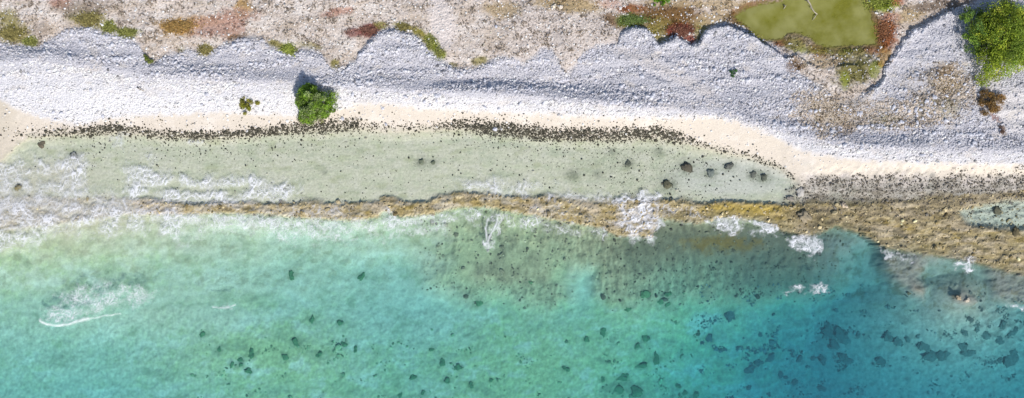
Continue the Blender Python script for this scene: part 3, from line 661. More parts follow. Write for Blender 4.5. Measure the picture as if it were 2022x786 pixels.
# pale coral cobbles
def scatter(n, dens, box=(-10, -10, 2032, 796)):
    us = []; vs_ = []; got = 0
    while got < n:
        u = rng.uniform(box[0], box[2], n * 2); v = rng.uniform(box[1], box[3], n * 2)
        k = rng.random(n * 2) < dens(u, v); us.append(u[k]); vs_.append(v[k]); got += k.sum()
        if len(us) > 60: break
    return np.concatenate(us)[:n], np.concatenate(vs_)[:n]
PONDP = POND
def d_cobble(u, v):
    A = A_TOP(u); B = B_SAND(u); K = K_CREST(u)
    d = sstep(-6, 4, v - A) * (1 - sstep(-14, 14, v - B))
    big = .30 + .8 * sstep(-.3, .35, fbm(u / 60, v / 26, 3, 101))
    fr_ = sstep(K - 6, K + 36, v)
    d = d * big * (1 - .72 * fr_) * (1 - .65 * sstep(.12, .42, fbm(u / 48, v / 26, 4, 39, .6))) * (1 - .6 * linemask(u, v, [(1222, 96), (1270, 120), (1330, 148), (1400, 185)], 13))
    d = d * (1 - .8 * (1 - sstep(.6, 1.2, blob(u, v, 1820, 110, 60, 75, 30)))) * (1 - .55 * (1 - sstep(.5, 1.2, blob(u, v, 1330, 150, 90, 30, 20))))
    d = np.maximum(d, .07 * (v < A) * (polysd(u, v, PONDP) < -6))
    d = np.maximum(d, .022 * (v > B) * (v < C_WATER(u) - 3))
    d = d * (1 - .8 * (1 - sstep(.5, 1.2, blob(u, v, 2000, 215, 65, 50))))
    edge = np.exp(-((v - A - 2) / 5.0) ** 2) * .9
    return np.clip(np.maximum(d, edge * (polysd(u, v, PONDP) < -4)), 0, 1)
N1 = 46000
u, v = scatter(N1, d_cobble, (-12, -12, 2034, 335))
x, y, z = place(u, v)
sz = fbm(u / 140, v / 15, 3, 103)
r = np.clip(np.exp(rng.normal(-2.70, .36, len(u))) * (1 + 1.1 * sz).clip(.55, 2), .03, .26)
ink = (v < A_TOP(u) - 3); r[ink] *= .8
tone = rng.normal(1, .17, len(u))
gapu = sstep(.12, .42, fbm(u / 48, v / 26, 4, 39, .6))
col = np.array([.53, .52, .555])[None] * np.clip(tone, .5, 1.45)[:, None]
warm = ((v < A_TOP(u) - 2) | (v > K_CREST(u) + 6) | (rng.random(len(u)) < .16))
col[warm] = np.array([.75, .72, .70]) * np.clip(tone[warm], .6, 1.12)[:, None]
tanz = (.5 * fbm(u / 40, v / 30, 3, 123) + np.minimum.reduce([blob(u, v, *q) for q in ((1650, 215, 90, 50), (1860, 180, 70, 60), (1780, 225, 110, 28))]) < 1) & (rng.random(len(u)) < .7)
col[tanz] = np.array([.52, .44, .36]) * np.clip(tone[tanz], .4, 1.3)[:, None]
dk = rng.random(len(u)) < .06; col[dk] *= .4
inside = (u > 4) & (u < 2018) & (v > 4)
order = np.argsort(-(r * inside)); top = order[:300]; rest = order[300:]
vv, ff = stone_cloud(x[rest], y[rest], z[rest], r[rest])
tag(obj('cobble_stones', mesh_np('cobble_stones', vv, None, ff, np.repeat(np.clip(col[rest], .03, .8), 12, 0)), M_STONE), 'loose pale grey coral cobbles covering the bank above the beach', 'cobbles', kind='stuff')
variants = [rock_mesh('coral_cobble', 11 + k, (.58, .58, .63), .2, 1) for k in range(8)]
for n_, i in enumerate(top):
    o = obj('coral_cobble', variants[n_ % 8], M_STONE, None, (x[i], y[i], z[i] + r[i] * .3))
    s = r[i]; o.scale = (s, s * .9, s); o.rotation_euler = (0, 0, rng.uniform(0, 6.28))
    tag(o, 'larger pale grey coral cobble lying on the cobble bank', 'cobble', 'larger cobbles on the bank')

# dark stones along the waterline and in the shallows
BAND = curve([(0, 262), (100, 262), (180, 258), (240, 253), (300, 264), (400, 268), (480, 264), (560, 256), (640, 250), (700, 246), (760, 252), (850, 250), (900, 246), (960, 253), (1050, 261), (1100, 266), (1200, 266), (1300, 262), (1350, 274), (1400, 288), (1480, 307), (1540, 330), (1575, 358), (2022, 358)])
BWID = curve([(0, 10), (100, 12), (180, 10), (250, 7), (480, 7), (560, 9), (640, 13), (700, 11), (760, 8), (880, 8), (960, 13), (1100, 11), (1330, 10), (1400, 6), (1560, 7), (2022, 8)])
BDEN = curve([(0, .05), (60, .12), (150, .3), (200, .8), (245, .9), (262, .5), (340, .75), (500, .8), (560, .7), (690, .6), (730, .18), (850, .2), (890, .6), (960, 1), (1330, 1), (1355, .3), (1450, .16), (1560, .2), (1580, 0), (2022, 0)])
def d_dark(u, v):
    b = BAND(u); w_ = BWID(u)
    q = (v - b) / w_
    d = BDEN(u) * np.exp(-(np.where(q < 0, q * 1.0, q * .9)) ** 2)
    tail = BDEN(u) * .16 * np.exp(-np.clip(v - b, 0, None) / 26) * (v > b) + BDEN(u) * .14 * np.exp(-np.clip(b - v, 0, None) / 14) * (v < b)
    lag = .0055 * (v > b) * (v < D_REEF(u) - 4) * (1 + 3.2 * sstep(1130, 1250, u) * (1 - sstep(1360, 1480, u)) * sstep(270, 300, v)) * (1 + 2 * sstep(.1, .5, fbm(u / 30, v / 20, 2, 111)))
    lag = np.where(u > 1580, 0, lag) * sstep(40, 260, u)
    flat = .22 * sstep(1540, 1610, u + (v - 365) * .6 + 22 * fbm(u / 20, v / 20, 2, 114)) * sstep(330, 362, v + 34 * fbm(u / 50, v / 40, 3, 112)) * (1 - sstep(398, 412, v)) * (.45 + .9 * sstep(-.2, .35, fbm(u / 26, v / 15, 2, 113)))
    reefd = .05 * (v > 404) * (v < 430) * (u > 1560)
    return np.clip(np.maximum.reduce([d, tail, lag, flat, reefd]), 0, 1)
N2 = 15000
u, v = scatter(N2, d_dark, (-8, 215, 2030, 440))
x, y, z = place(u, v)
r = np.clip(np.exp(rng.normal(-2.86, .42, len(u))), .03, .25)
r *= np.where(np.abs(v - BAND(u)) > 14, .8, 1.0)
tone = np.exp(rng.normal(0, .4, len(u)))
col = np.array([.075, .068, .048])[None] * np.clip(tone, .4, 2.2)[:, None]
pale = rng.random(len(u)) < .14; col[pale] = np.array([.45, .42, .33]) * np.clip(tone[pale], .6, 1.3)[:, None]
rgt = (u > 1560); col[rgt] = np.array([.16, .14, .11]) * np.clip(tone[rgt], .3, 2.2)[:, None]
inside = (u > 4) & (u < 2018)
order = np.argsort(-(r * inside * (~pale))); top = order[:300]; rest = order[300:]
vv, ff = stone_cloud(x[rest], y[rest], z[rest], r[rest], (.5, .9))
tag(obj('waterline_stones', mesh_np('waterline_stones', vv, None, ff, np.repeat(np.clip(col[rest], .015, .7), 12, 0)), M_DARK), 'small dark weedy stones strewn along the waterline and shallows', 'stones', kind='stuff')
variants = [rock_mesh('dark_stone', 31 + k, (.075, .068, .048), .3, 1) for k in range(6)]
variants_g = [rock_mesh('grey_rock', 51 + k, (.20, .18, .15), .3, 1) for k in range(5)]
for n_, i in enumerate(top):
    g = u[i] > 1560
    o = obj('grey_rock' if g else 'dark_stone', (variants_g if g else variants)[n_ % 5], M_DARK, None, (x[i], y[i], z[i] + r[i] * .25))
    s = r[i]; o.scale = (s, s, s); o.rotation_euler = (0, 0, rng.uniform(0, 6.28))
    if g: tag(o, 'grey brown rock on the rocky flat between sand and reef', 'rock', 'rocks on the rocky flat')
    else: tag(o, 'larger dark weedy stone at the waterline of the pale beach', 'stone', 'dark stones at the waterline')

def rubble(name, n, dens, box, mean, sig, rmax, colf, flat, label, cat, mat=M_DARK):
    u, v = scatter(n, dens, box); x, y, z = place(u, v)
    r = np.clip(np.exp(rng.normal(mean, sig, len(u))), .03, rmax)
    col = colf(u, v) * np.clip(np.exp(rng.normal(0, .35, len(u))), .4, 2)[:, None]
    vv, ff = stone_cloud(x, y, z, r, flat)
    tag(obj(name, mesh_np(name, vv, None, ff, np.repeat(np.clip(col, .012, .75), 12, 0)), mat), label, cat, kind='stuff')
rubble('reef_rubble', 1700, lambda u, v: ((v > D_REEF(u) - 2) & (v < E_REEF(u) + 2)) * (.25 + .75 * sstep(-.1, .35, fbm(u / 22, v / 12, 3, 131))) * np.where(u < 250, .25, 1), (-8, 370, 2030, 560), -2.55, .45, .30,
       lambda u, v: np.where((rng.random(len(u)) < .35)[:, None], np.array([.22, .17, .08]), np.array([.42, .345, .20])), (.35, .7), 'broken tan reef rubble strewn along the rock ledge', 'rubble')
rubble('drowned_rubble', 1100, lambda u, v: np.clip(polymask(u, v, PLATFORM, 14) * (v > E_REEF(u) + 4) * (.15 + .85 * sstep(-.05, .4, fbm(u / 18, v / 34, 3, 132))), 0, 1), (830, 400, 1700, 620), -2.6, .45, .36,
       lambda u, v: np.where((rng.random(len(u)) < .4)[:, None], np.array([.17, .155, .10]), np.array([.30, .28, .18])) * np.where(u > 1180, .5, 1)[:, None], (.25, .5), 'olive drowned rubble on the submerged rock platform', 'rubble')
rubble('seabed_weed', 2400, lambda u, v: np.clip((sstep(.12, .5, fbm(u / 45, v / 28, 3, 133) + .25 * fbm(u / 9, v / 9, 2, 134)) * (.25 * sstep(640, 690, v) * (u > 380) + .9 * sstep(1330, 1450, u) * np.exp(-((v - 665) / 55.) ** 2) + .25 * (u > 1300))) * (v > 560), 0, 1), (0, 560, 2030, 796), -2.6, .5, .4,
       lambda u, v: np.where((u > 1380)[:, None], np.array([.14, .18, .16]), np.array([.24, .33, .17])), (.15, .35), 'scattered dark weed tufts over the sandy sea floor', 'weed', M_CORAL)

# single boulders, each where the photo shows it
BOULD = [(1241, 323, .46, (.085, .09, .065), 'dark round rock alone on the pale lagoon floor'), (1355, 331, .62, (.075, .065, .045), 'wide dark rock cluster with pale top in the shallow lagoon'),
 (1402, 342, .58, (.13, .145, .125), 'grey triangular rock slab under clear lagoon water'), (1440, 328, .55, (.09, .09, .075), 'dark pointed rock standing in the lagoon beside the grey triangular slab'),
 (1487, 344, .38, (.10, .10, .08), 'small dark rock with weed near the sand curve'), (1508, 351, .5, (.07, .075, .055), 'ragged dark rock beside a smaller rock near the sand curve'),
 (831, 320, .34, (.12, .13, .085), 'olive grey rock, bigger of a pair in the calm lagoon'), (855, 321, .28, (.10, .11, .07), 'olive grey rock, smaller of a pair in the calm lagoon'),
 (36, 370, .5, (.15, .12, .04), 'brown weedy rock in the wash near the sand tongue'), (147, 308, .45, (.11, .11, .07), 'dark rock at the edge of the foam wash'), (83, 285, .42, (.11, .09, .06), 'flat brown rock at the edge of the sand tongue'),
 (1318, 365, .5, (.09, .085, .05), 'dark weedy rock just above the break in the reef'), (1094, 12, .30, (.72, .63, .50), 'cream boulder, one of a pair on olive scrub ground'), (1107, 14, .30, (.74, .65, .54), 'pale cream boulder beside its twin on olive scrub ground'),
 (1588, 428, .62, (.30, .25, .17), 'big brown boulder with dark hollow on the reef edge'), (1968, 416, .5, (.10, .085, .05), 'dark rock in the pale tide pool on the reef'), (2005, 458, .55, (.09, .075, .04), 'dark rock on the reef below the tide pool'),
 (1666, 405, .35, (.55, .45, .33), 'pale tan boulder on the dark inner edge of the reef'), (1580, 380, .6, (.33, .31, .28), 'grey boulder at the corner where sand meets rocky flat'), (1560, 392, .4, (.20, .18, .15), 'grey brown boulder beside the reef corner'),
 (1892, 588, .36, (.30, .23, .15), 'brown rock islet breaking the surface off the reef'), (1909, 593, .30, (.42, .36, .28), 'pale capped rock beside the brown islet off the reef'), (1795, 578, .34, (.10, .085, .05), 'dark drowned rock at the foot of the brown platform')]
for k, (bu, bv, br, bc, bl) in enumerate(BOULD):
    bx, by, bz = place(bu, bv)
    o = obj('boulder', rock_mesh('boulder', 201 + k, tuple(q * (1.4 if bz < -.02 else 1.0) for q in bc), .58, 3), M_DARK, None, (float(bx), float(by), float(bz) + br * .15))
    br *= .78 if bz < -.02 else 1.0; o.scale = (br * .85, br * .85, br * (.32 if bz < -.02 else .6)); o.rotation_euler = (0, 0, rng.uniform(0, 6.28)); tag(o, bl, 'boulder')

# corals and weed heads under water
hv = [rock_mesh('coral_clump', 401 + k, (.12, .23, .105), .6, 3) for k in range(5)]
hb = [rock_mesh('coral_clump', 411 + k, (.115, .165, .145), .6, 3) for k in range(5)]
for k, (hu, hvv, hr) in enumerate(HEADS):
    hx, hy, hz = place(hu, hvv); s = hr * PXM * .8
    o = obj('weed_clump' if hu < 1000 else 'coral_clump', (hb if hu > 1380 else hv)[k % 5], M_CORAL, None, (float(hx), float(hy), float(hz) + s * .05)); o.scale = (s * rng.uniform(.8, 1.15), s * rng.uniform(.65, .9), min(s, .4) * .3); o.rotation_euler = (0, 0, rng.uniform(0, 6.28))
    if hu > 1380: tag(o, 'dark coral clump on the deep blue seabed', 'coral', 'coral clumps in the deep blue water')
    elif hu > 1000: tag(o, 'dark green coral clump on the green turquoise seabed near the drowned platform', 'coral', 'coral clumps by the drowned platform')
    else: tag(o, 'small dark weed clump on the pale turquoise seabed', 'weed', 'weed clumps on the turquoise seabed')

# ------------------------------------------------------------------ plants
def leaves(P, size, col, tilt=.8):
    """one pointed four-cornered leaf at each point"""
    n = len(P); a = rng.uniform(0, 2 * pi, n); e = rng.normal(0, tilt, n); ro = rng.normal(0, .5, n)
    d = np.stack([np.cos(a) * np.cos(e), np.sin(a) * np.cos(e), np.sin(e)], -1)
    s = np.stack([-np.sin(a), np.cos(a), np.zeros(n)], -1); nrm = np.cross(d, s)
    s = s * np.cos(ro)[:, None] + nrm * np.sin(ro)[:, None]
    L = size[:, None]
    v = np.stack([P - d * L * .5, P + s * L * .28, P + d * L * .5, P - s * L * .28], 1)
    f = np.arange(n * 4).reshape(-1, 4)
    return v.reshape(-1, 3), f, np.repeat(col, 4, 0)
def shrub(name, u, v, rx, ry, h, cols, nleaf, nclump, lsize, label, cat, twig=True, hole=0.0, lean=0):
    x, y, z = [float(q) for q in place(u, v)]
    root = bpy.data.objects.new(name, None); COL.objects.link(root); root.location = (x, y, z); tag(root, label, cat)
    RX, RY = rx * PXM, ry * PXM
    ang = rng.uniform(0, 2 * pi, nclump); rad = np.sqrt(rng.uniform(.0, 1, nclump))
    wob = 1 + .22 * np.sin(ang * 3 + 1.3) + .14 * np.sin(ang * 5 + u)
    cx_, cy_ = np.cos(ang) * rad * RX * wob * .86, np.sin(ang) * rad * RY * wob * .86
    cz_ = h * np.sqrt(np.clip(1 - (rad * .97) ** 2, .03, 1)) * rng.uniform(.55, 1.0, nclump)
    cr_ = rng.uniform(.10, .21, nclump) * (RX + RY) / 2 + .06
    keep = rng.random(nclump) > hole
    ctone = np.exp(rng.normal(0, .28, nclump)); cpick = rng.integers(0, len(cols), nclump)
    idx = rng.choice(np.nonzero(keep)[0], nleaf)
    off = rng.normal(0, 1, (nleaf, 3)); off /= np.linalg.norm(off, axis=1, keepdims=True); off *= (rng.uniform(.2, 1, nleaf) ** .5)[:, None]
    P = np.stack([cx_[idx], cy_[idx], cz_[idx]], -1) + off * cr_[idx][:, None] * np.array([1, 1, .75])
    P[:, 2] = np.maximum(P[:, 2], .03)
    c = np.array(cols)[cpick[idx]] * (ctone[idx] * np.exp(rng.normal(0, .22, nleaf)))[:, None]
    V_, F, C_ = leaves(P, lsize * rng.uniform(.6, 1.4, nleaf), np.clip(c, .008, .6))
    obj('foliage', mesh_np('foliage', V_, F, None, C_), M_LEAF, root)
    if twig:
        L = []
        for k in range(min(nclump, 34)):
            mid = (cx_[k] * .45 + rng.normal(0, .05), cy_[k] * .45 + rng.normal(0, .05), cz_[k] * .45)
            L.append(([(0, 0, -.05), mid, (cx_[k], cy_[k], cz_[k])], [.05 * h + .01, .028 * h + .006, .008]))
        obj('branches', tubes('branches', L), M_BARK, root)
    return root
shrub('green_bush', 627, 207, 42, 37, 3.0, [(.22, .35, .04), (.17, .29, .03), (.29, .36, .14)], 19000, 170, .13, 'round leafy green bush standing on the beach between cobbles and waterline', 'bush', True, .05)
shrub('dry_bush_skirt', 615, 232, 38, 16, .7, [(.25, .25, .10), (.20, .22, .05), (.33, .30, .20)], 2200, 40, .10, 'sparse yellowing low growth at the seaward foot of the round green bush', 'bush', True, .3)
shrub('large_green_shrub', 1985, 82, 88, 74, 3.0, [(.29, .38, .035), (.34, .42, .04), (.22, .32, .04)], 30000, 200, .15, 'large bright green spreading shrub beside the pale gravel fan', 'shrub', True, .06)
shrub('large_green_shrub', 1918, 64, 36, 52, 1.7, [(.14, .24, .05), (.18, .28, .04)], 7000, 60, .13, 'lower shaded side of the large bright shrub, facing the gravel fan, painted darker green', 'shrub', True, .2)  # shade on this flank of the large shrub is put into darker leaf colours
shrub('yellow_green_shrublet', 490, 208, 19, 17, .55, [(.27, .28, .03), (.33, .31, .06)], 2600, 30, .10, 'small yellow green shrublet with white stones round it on the cobbles', 'bush', True, .2)
shrub('small_green_shrublet', 1447, 143, 8, 9, .4, [(.08, .19, .05), (.07, .16, .06)], 500, 9, .09, 'single tiny green plant alone on the wide cobble bank', 'plant', True)
shrub('pale_green_shrublet', 295, 117, 13, 14, .4, [(.24, .27, .08), (.17, .22, .03)], 900, 16, .09, 'pale green plant in the gap between two cobble lobes', 'plant', True, .2)
shrub('bright_green_shrublet', 1302, 3, 17, 9, .5, [(.12, .28, .01), (.16, .30, .01)], 1400, 18, .10, 'vivid green plant on rusty ground above the scalloped cobble edge', 'plant', True)
shrub('brown_dry_shrub', 1953, 204, 27, 27, .7, [(.27, .16, .05), (.33, .19, .06), (.20, .13, .05)], 4200, 80, .10, 'brown dried shrub on white gravel below the large green shrub', 'shrub', True, .15)
shrub('dry_plant', 1978, 256, 7, 13, .25, [(.19, .12, .09)], 350, 8, .09, 'little withered brown plant trailing below the brown dried shrub', 'plant', True, .2)
for (mc, mu, mv, mrx, mry), ml in zip(MATS, MAT_LABEL):
    mx_, my_, mz_ = [float(q) for q in place(mu, mv)]
    n = int(14 * mrx * mry * .22) + 200
    a = rng.uniform(0, 2 * pi, n); rr_ = np.minimum(np.abs(rng.normal(0, .52, n)) ** .8, 1.1) * (1 + .2 * np.sin(a * 3 + mu) + .1 * np.sin(a * 7 + mv)) * np.exp(rng.normal(0, .14, n))
    lx, ly = np.cos(a) * rr_ * mrx * PXM, np.sin(a) * rr_ * mry * PXM
    lz = gz(mx_ + lx, my_ + ly) - mz_ + rng.uniform(.02, .14, n)
    c = (np.array(mc)[None] * .78 + np.array([.36, .31, .20])[None] * .22) * np.exp(rng.normal(0, .3, n))[:, None]
    V_, F, C_ = leaves(np.stack([lx, ly, lz], -1), rng.uniform(.09, .19, n), np.clip(c * 1.2, .01, .7), .5)
    tag(obj('succulent_mat', mesh_np('succulent_mat', V_, F, None, C_), M_LEAF, None, (mx_, my_, mz_)), ml, 'ground cover', kind='stuff')

# dry dwarf scrub nobody could count
def d_scrub(u, v):
    A = A_TOP(u)
    dens = sstep(-2, 8, A - v) * (.08 + .8 * sstep(.05, .5, fbm(u / 30, v / 17, 3, 121)))
    dens *= 1 - .93 * (1 - sstep(.6, 1.2, blob(u, v, 872, 45, 26, 60, -12)))
    dens = np.where(polysd(u, v, POND) > -5, 0, dens)
    t_ = np.maximum.reduce([1 - sstep(.3, 1.3, blob(u, v, *q) + .6 * fbm(u / 30, v / 30, 3, 122)) for q in ((1650, 225, 90, 45), (1860, 175, 60, 55), (1760, 240, 110, 25))])
    return np.clip(np.maximum(dens, t_ * .35), 0, 1)
u, v = scatter(6500, d_scrub, (-10, -10, 2032, 280)); x, y, z = place(u, v)
base = np.empty((len(u), 3)); base[:] = (.33, .27, .21)
base = patches(u, v, base); k3 = 3
P = np.repeat(np.stack([x, y, z + .07], -1), k3, 0) + rng.normal(0, .05, (len(u) * k3, 3)) * np.array([1, 1, .4])
V_, F, C_ = leaves(P, rng.uniform(.07, .20, len(P)), np.clip(np.repeat(base, k3, 0) * np.exp(rng.normal(0, .4, len(P)))[:, None], .015, .6), .7)
tag(obj('dwarf_scrub', mesh_np('dwarf_scrub', V_, F, None, C_), M_LEAF), 'dry brownish dwarf scrub scattered over the pale stony ground', 'scrub', kind='stuff')

# driftwood
def wood(name, paths, label, zoff=.05, mat=M_WOOD):
    u0, v0 = paths[0][0][0]; zz = POND_Z if label.find('pond') >= 0 else float(place(u0, v0)[2])
    bx, by = world(u0, v0, zz); root = bpy.data.objects.new(name, None); COL.objects.link(root); root.location = (bx, by, zz); tag(root, label, 'driftwood')
    for k, (pts, rad) in enumerate(paths):
        P = []
        for i, (a, b) in enumerate(pts):
            q = world(a, b, zz); P.append((q[0] - bx, q[1] - by, zoff + .05 * sin(i * 2.1) + (.12 if i % 2 else 0)))
        obj('trunk' if k == 0 else 'branch', tubes('limb', [(P, np.linspace(rad, rad * .5, len(P)))]), mat, root)
wood('driftwood_branch', [([(1592, -6), (1594, 3), (1600, 9), (1602, 18), (1607, 24), (1613, 29)], .10), ([(1611, 28), (1608, 34), (1604, 40)], .06), ([(1600, 9), (1596, 5), (1588, 0)], .05), ([(1602, 18), (1598, 15)], .04)], 'bleached forked branch lying in the green pond', .06)
wood('driftwood_stick', [([(1547, 10), (1549, 14), (1547, 18)], .07), ([(1549, 14), (1551, 11)], .035)], 'short bent stick poking out of the green pond', .06)
wood('driftwood_stick', [([(272, 173), (279, 177), (285, 180)], .06), ([(279, 177), (281, 174)], .03)], 'dark short stick lying on the grey cobbles', .12, M_BARK)

# ------------------------------------------------------------------ foam
def foam(label, pts, strength=1.0, soft=14, cell=.05, scale=15.0, aniso=(1, 1), veil=.12, seed=0, thr=(.40, .72), lines=None, hole=.25):
    P = np.array(pts, float); u0, v0 = P.min(0) - soft; u1, v1 = P.max(0) + soft
    x0, y1 = world(u0, v0); x1, y0 = world(u1, v1)
    gx_ = np.arange(x0, x1, cell); gy_ = np.arange(y0, y1, cell); GX, GY = np.meshgrid(gx_, gy_)
    U = CX + GX / PXM; V = CY - GY / PXM
    wu = fbm(U / 22, V / 22, 3, 200 + seed) * 14 + fbm(U / 7, V / 7, 2, 205 + seed) * 5; wv_ = fbm(U / 22, V / 22, 3, 210 + seed) * 14 + fbm(U / 7, V / 7, 2, 215 + seed) * 5
    m = sstep(-soft, soft, polysd(U + wu * 1.5, V + wv_ * 1.3, pts)) * sstep(-.45, hole, fbm(U / 40, V / 26, 3, 220 + seed))
    rg = ridged((U + wu) / scale / aniso[0], (V + wv_) / scale / aniso[1], 1, 230 + seed)
    rg2 = ridged((U + wu) / scale / aniso[0] * 2.2, (V + wv_) / scale / aniso[1] * 2.2, 1, 240 + seed)
    a = np.maximum(sstep(thr[0] + .20 + .15 * (1 - m), thr[1] + .18, rg), .7 * sstep(thr[0] + .26 + .15 * (1 - m), thr[1] + .20, rg2)) * m
    a = np.maximum(a, min(.55, veil * 2.0) * m * (.4 + .9 * sstep(-.3, .5, fbm(U / 9, V / 9, 3, 250 + seed))))
    if lines:
        for lp, lw, ls in lines: a = np.maximum(a, linemask(U + wu * .25, V + wv_ * .25, lp, lw) * ls * (.75 + .5 * fbm(U / 8, V / 8, 2, 260 + seed)))
    a = np.clip(a * strength, 0, .97)
    a = np.where(a < .03, 0, a)
    GZ = np.maximum(gz(GX, GY), wave_z(GX, GY)) + .025 + .05 * a
    hh, ww = GX.shape; ii = np.arange(ww - 1)[None] + np.arange(hh - 1)[:, None] * ww
    q = np.stack([ii, ii + 1, ii + 1 + ww, ii + ww], -1).reshape(-1, 4)
    af = a.reshape(-1); q = q[af[q].max(1) > .03]
    if len(q) == 0: return
    used, inv = np.unique(q, return_inverse=True)
    me = mesh_np('sea_foam', np.stack([GX, GY, GZ], -1).reshape(-1, 3)[used], inv.reshape(-1, 4), None, None, True)
    at = me.attributes.new('cover', 'FLOAT', 'POINT'); at.data.foreach_set('value', af[used].astype(np.float32))
    tag(obj('sea_foam', me, M_FOAM), label, 'foam', kind='stuff')
foam('thin foam washing up beside the wet sand tongue', [(-30, 330), (30, 310), (60, 330), (60, 400), (-30, 430)], .75, 18, seed=1, veil=.16)
foam('square patch of lacy foam in the shallow wash below dark stones', [(75, 318), (120, 312), (180, 306), (175, 345), (165, 385), (100, 390), (85, 355)], .85, 12, seed=2, veil=.2)
foam('long lacy foam sheet spilling over the inner side of the reef', [(250, 322), (300, 316), (318, 346), (400, 352), (500, 350), (590, 368), (596, 390), (500, 396), (420, 398), (340, 398), (280, 390), (246, 392)], .9, 12, seed=3, veil=.22, hole=.1)
foam('wide foam wash where the drowned reef meets the sea', [(-30, 400), (120, 398), (250, 408), (380, 426), (480, 425), (500, 446), (385, 462), (362, 488), (335, 462), (200, 462), (100, 460), (60, 484), (-30, 510)], .85, 16, seed=4, veil=.2, scale=14, lines=[([(-5, 455), (40, 447), (90, 438), (110, 446)], 2, .7), ([(245, 395), (250, 415), (235, 425)], 2.2, .9), ([(90, 470), (60, 478)], 2, .6)])
foam('foam fringe hanging off the golden reef edge', [(440, 428), (520, 428), (600, 435), (720, 440), (715, 452), (640, 470), (560, 462), (480, 455)], .75, 10, seed=5, aniso=(.7, 1.6), veil=.1)
foam('streaky foam curtain along the front of the narrow reef', [(300, 424), (440, 424), (600, 436), (745, 436), (860, 428), (925, 414), (925, 428), (860, 442), (745, 450), (600, 450), (440, 440), (300, 440)], .85, 7, seed=22, aniso=(.55, 1.8), scale=10, veil=.18, hole=.3)
foam('wispy surf washing over the low narrow reef', [(270, 396), (420, 402), (600, 404), (700, 404), (700, 432), (600, 428), (440, 420), (270, 422)], .55, 12, seed=23, veil=.12, hole=.45)
foam('milky wash spreading over the drowned reef end beside the sand tongue', [(-30, 340), (60, 350), (160, 372), (250, 384), (250, 412), (120, 412), (-30, 420)], .6, 20, seed=24, veil=.2, hole=.3)
foam('thin foam streaks trailing seaward off the golden reef', [(480, 440), (620, 446), (740, 446), (900, 430), (900, 455), (740, 474), (600, 478), (500, 466)], .6, 12, seed=25, aniso=(.5, 2.2), scale=12, veil=.06, hole=.4)
foam('foam wisps along the brown reef shelf beside the foam burst', [(1010, 400), (1100, 408), (1205, 420), (1210, 446), (1110, 432), (1010, 418)], .6, 9, seed=26, veil=.1, hole=.5)
foam('foam wisps on the pale rock between foam burst and golden shelf', [(1305, 402), (1360, 412), (1396, 424), (1400, 440), (1340, 436), (1306, 428)], .5, 8, seed=27, veil=.08, hole=.4)
foam('small foam patch in the notch of the golden reef', [(742, 432), (758, 414), (775, 414), (795, 432), (860, 424), (855, 434), (800, 440), (770, 436)], .9, 6, seed=6, scale=10, veil=.15)
foam('tall foam streaks trailing from the reef edge', [(925, 416), (960, 412), (1000, 424), (990, 450), (975, 485), (962, 492), (955, 460), (930, 440)], .95, 8, seed=7, aniso=(.6, 1.5), scale=14, veil=.12, lines=[([(983, 425), (978, 445), (966, 470), (963, 490)], 2.2, .9), ([(965, 430), (958, 450), (962, 475)], 2, .8)])
foam('foam fringe below the brown reef shelf', [(1000, 424), (1060, 432), (1120, 443), (1200, 455), (1195, 468), (1110, 458), (1060, 452), (1005, 448)], .8, 8, seed=8, aniso=(.7, 1.3), veil=.1)
foam('dense foam burst pouring across the reef', [(1212, 398), (1245, 402), (1268, 390), (1306, 388), (1296, 415), (1304, 440), (1288, 476), (1270, 462), (1246, 480), (1232, 450), (1208, 444), (1226, 424)], 1.0, 10, seed=9, veil=.28, thr=(.40, .75), hole=0)
foam('bluish foam drifting on the lagoon side of the reef', [(895, 356), (950, 348), (1020, 358), (1090, 366), (1180, 384), (1215, 392), (1180, 400), (1090, 392), (1000, 384), (930, 376)], .7, 12, seed=10, veil=.2)
foam('bright foam strip against the inner lip of the reef', [(1196, 394), (1235, 386), (1270, 378), (1304, 378), (1302, 390), (1260, 394), (1205, 402)], 1.0, 5, seed=11, veil=.3, thr=(.36, .7), hole=0)
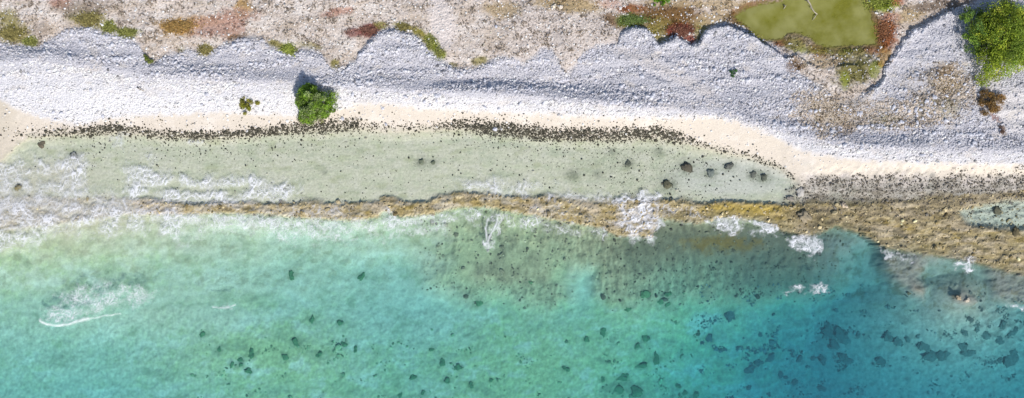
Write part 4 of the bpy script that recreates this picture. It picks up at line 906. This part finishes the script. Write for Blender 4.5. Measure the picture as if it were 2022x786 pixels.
foam('foam strip along the seaward foot of the golden rock shelf', [(1395, 432), (1440, 430), (1500, 436), (1535, 448), (1530, 466), (1480, 456), (1440, 458), (1405, 450)], 1.0, 6, seed=12, veil=.25, thr=(.40, .75), hole=0)
foam('foam burst below the big brown boulder', [(1545, 462), (1580, 464), (1618, 466), (1620, 490), (1610, 512), (1580, 496), (1552, 478)], 1.0, 7, seed=13, veil=.25, thr=(.40, .75), hole=0)
foam('thin foam line on dark water over the drowned platform', [(1545, 574), (1570, 566), (1610, 560), (1638, 562), (1630, 572), (1580, 580), (1555, 580)], .95, 5, seed=14, veil=.16, scale=9)
foam('violet white foam tuft on the outer reef slope', [(1886, 514), (1910, 510), (1935, 516), (1930, 532), (1905, 540), (1890, 528)], .95, 6, seed=15, veil=.15, hole=0)
foam('foam breaking at the outer rock corner', [(1985, 600), (2005, 597), (2040, 594), (2040, 610), (2000, 608)], 1.0, 5, seed=16, veil=.3, hole=0)
foam('faint foam threads over the brown rock gully', [(1735, 490), (1770, 500), (1810, 508), (1800, 518), (1750, 510)], .6, 6, seed=17, veil=.05)
foam('foam dribble reaching the dark waterline stones', [(228, 262), (255, 262), (250, 285), (228, 300), (222, 285)], .7, 7, seed=18, veil=.2)
foam('little breaking wave with white crest over turquoise water', [(88, 628), (95, 605), (112, 580), (160, 565), (210, 556), (270, 570), (320, 572), (300, 590), (240, 604), (180, 620), (140, 634), (100, 636)], .72, 9, seed=19, veil=.14, scale=9, lines=[([(82, 632), (92, 640), (110, 643), (135, 640), (160, 632), (178, 628)], 3.2, 1.0), ([(178, 628), (200, 625), (240, 619)], 1.6, .6)])
foam('short white crest of a tiny breaking ripple', [(421, 606), (440, 608), (464, 603), (462, 600), (440, 604)], .6, 3, seed=20, veil=.05, lines=[([(422, 607), (432, 609), (450, 606), (464, 602)], 1.8, .95)])
foam('foam scraps behind the foam dribble on the calm lagoon edge', [(368, 276), (398, 276), (400, 288), (376, 294)], .6, 6, seed=21, veil=.2)
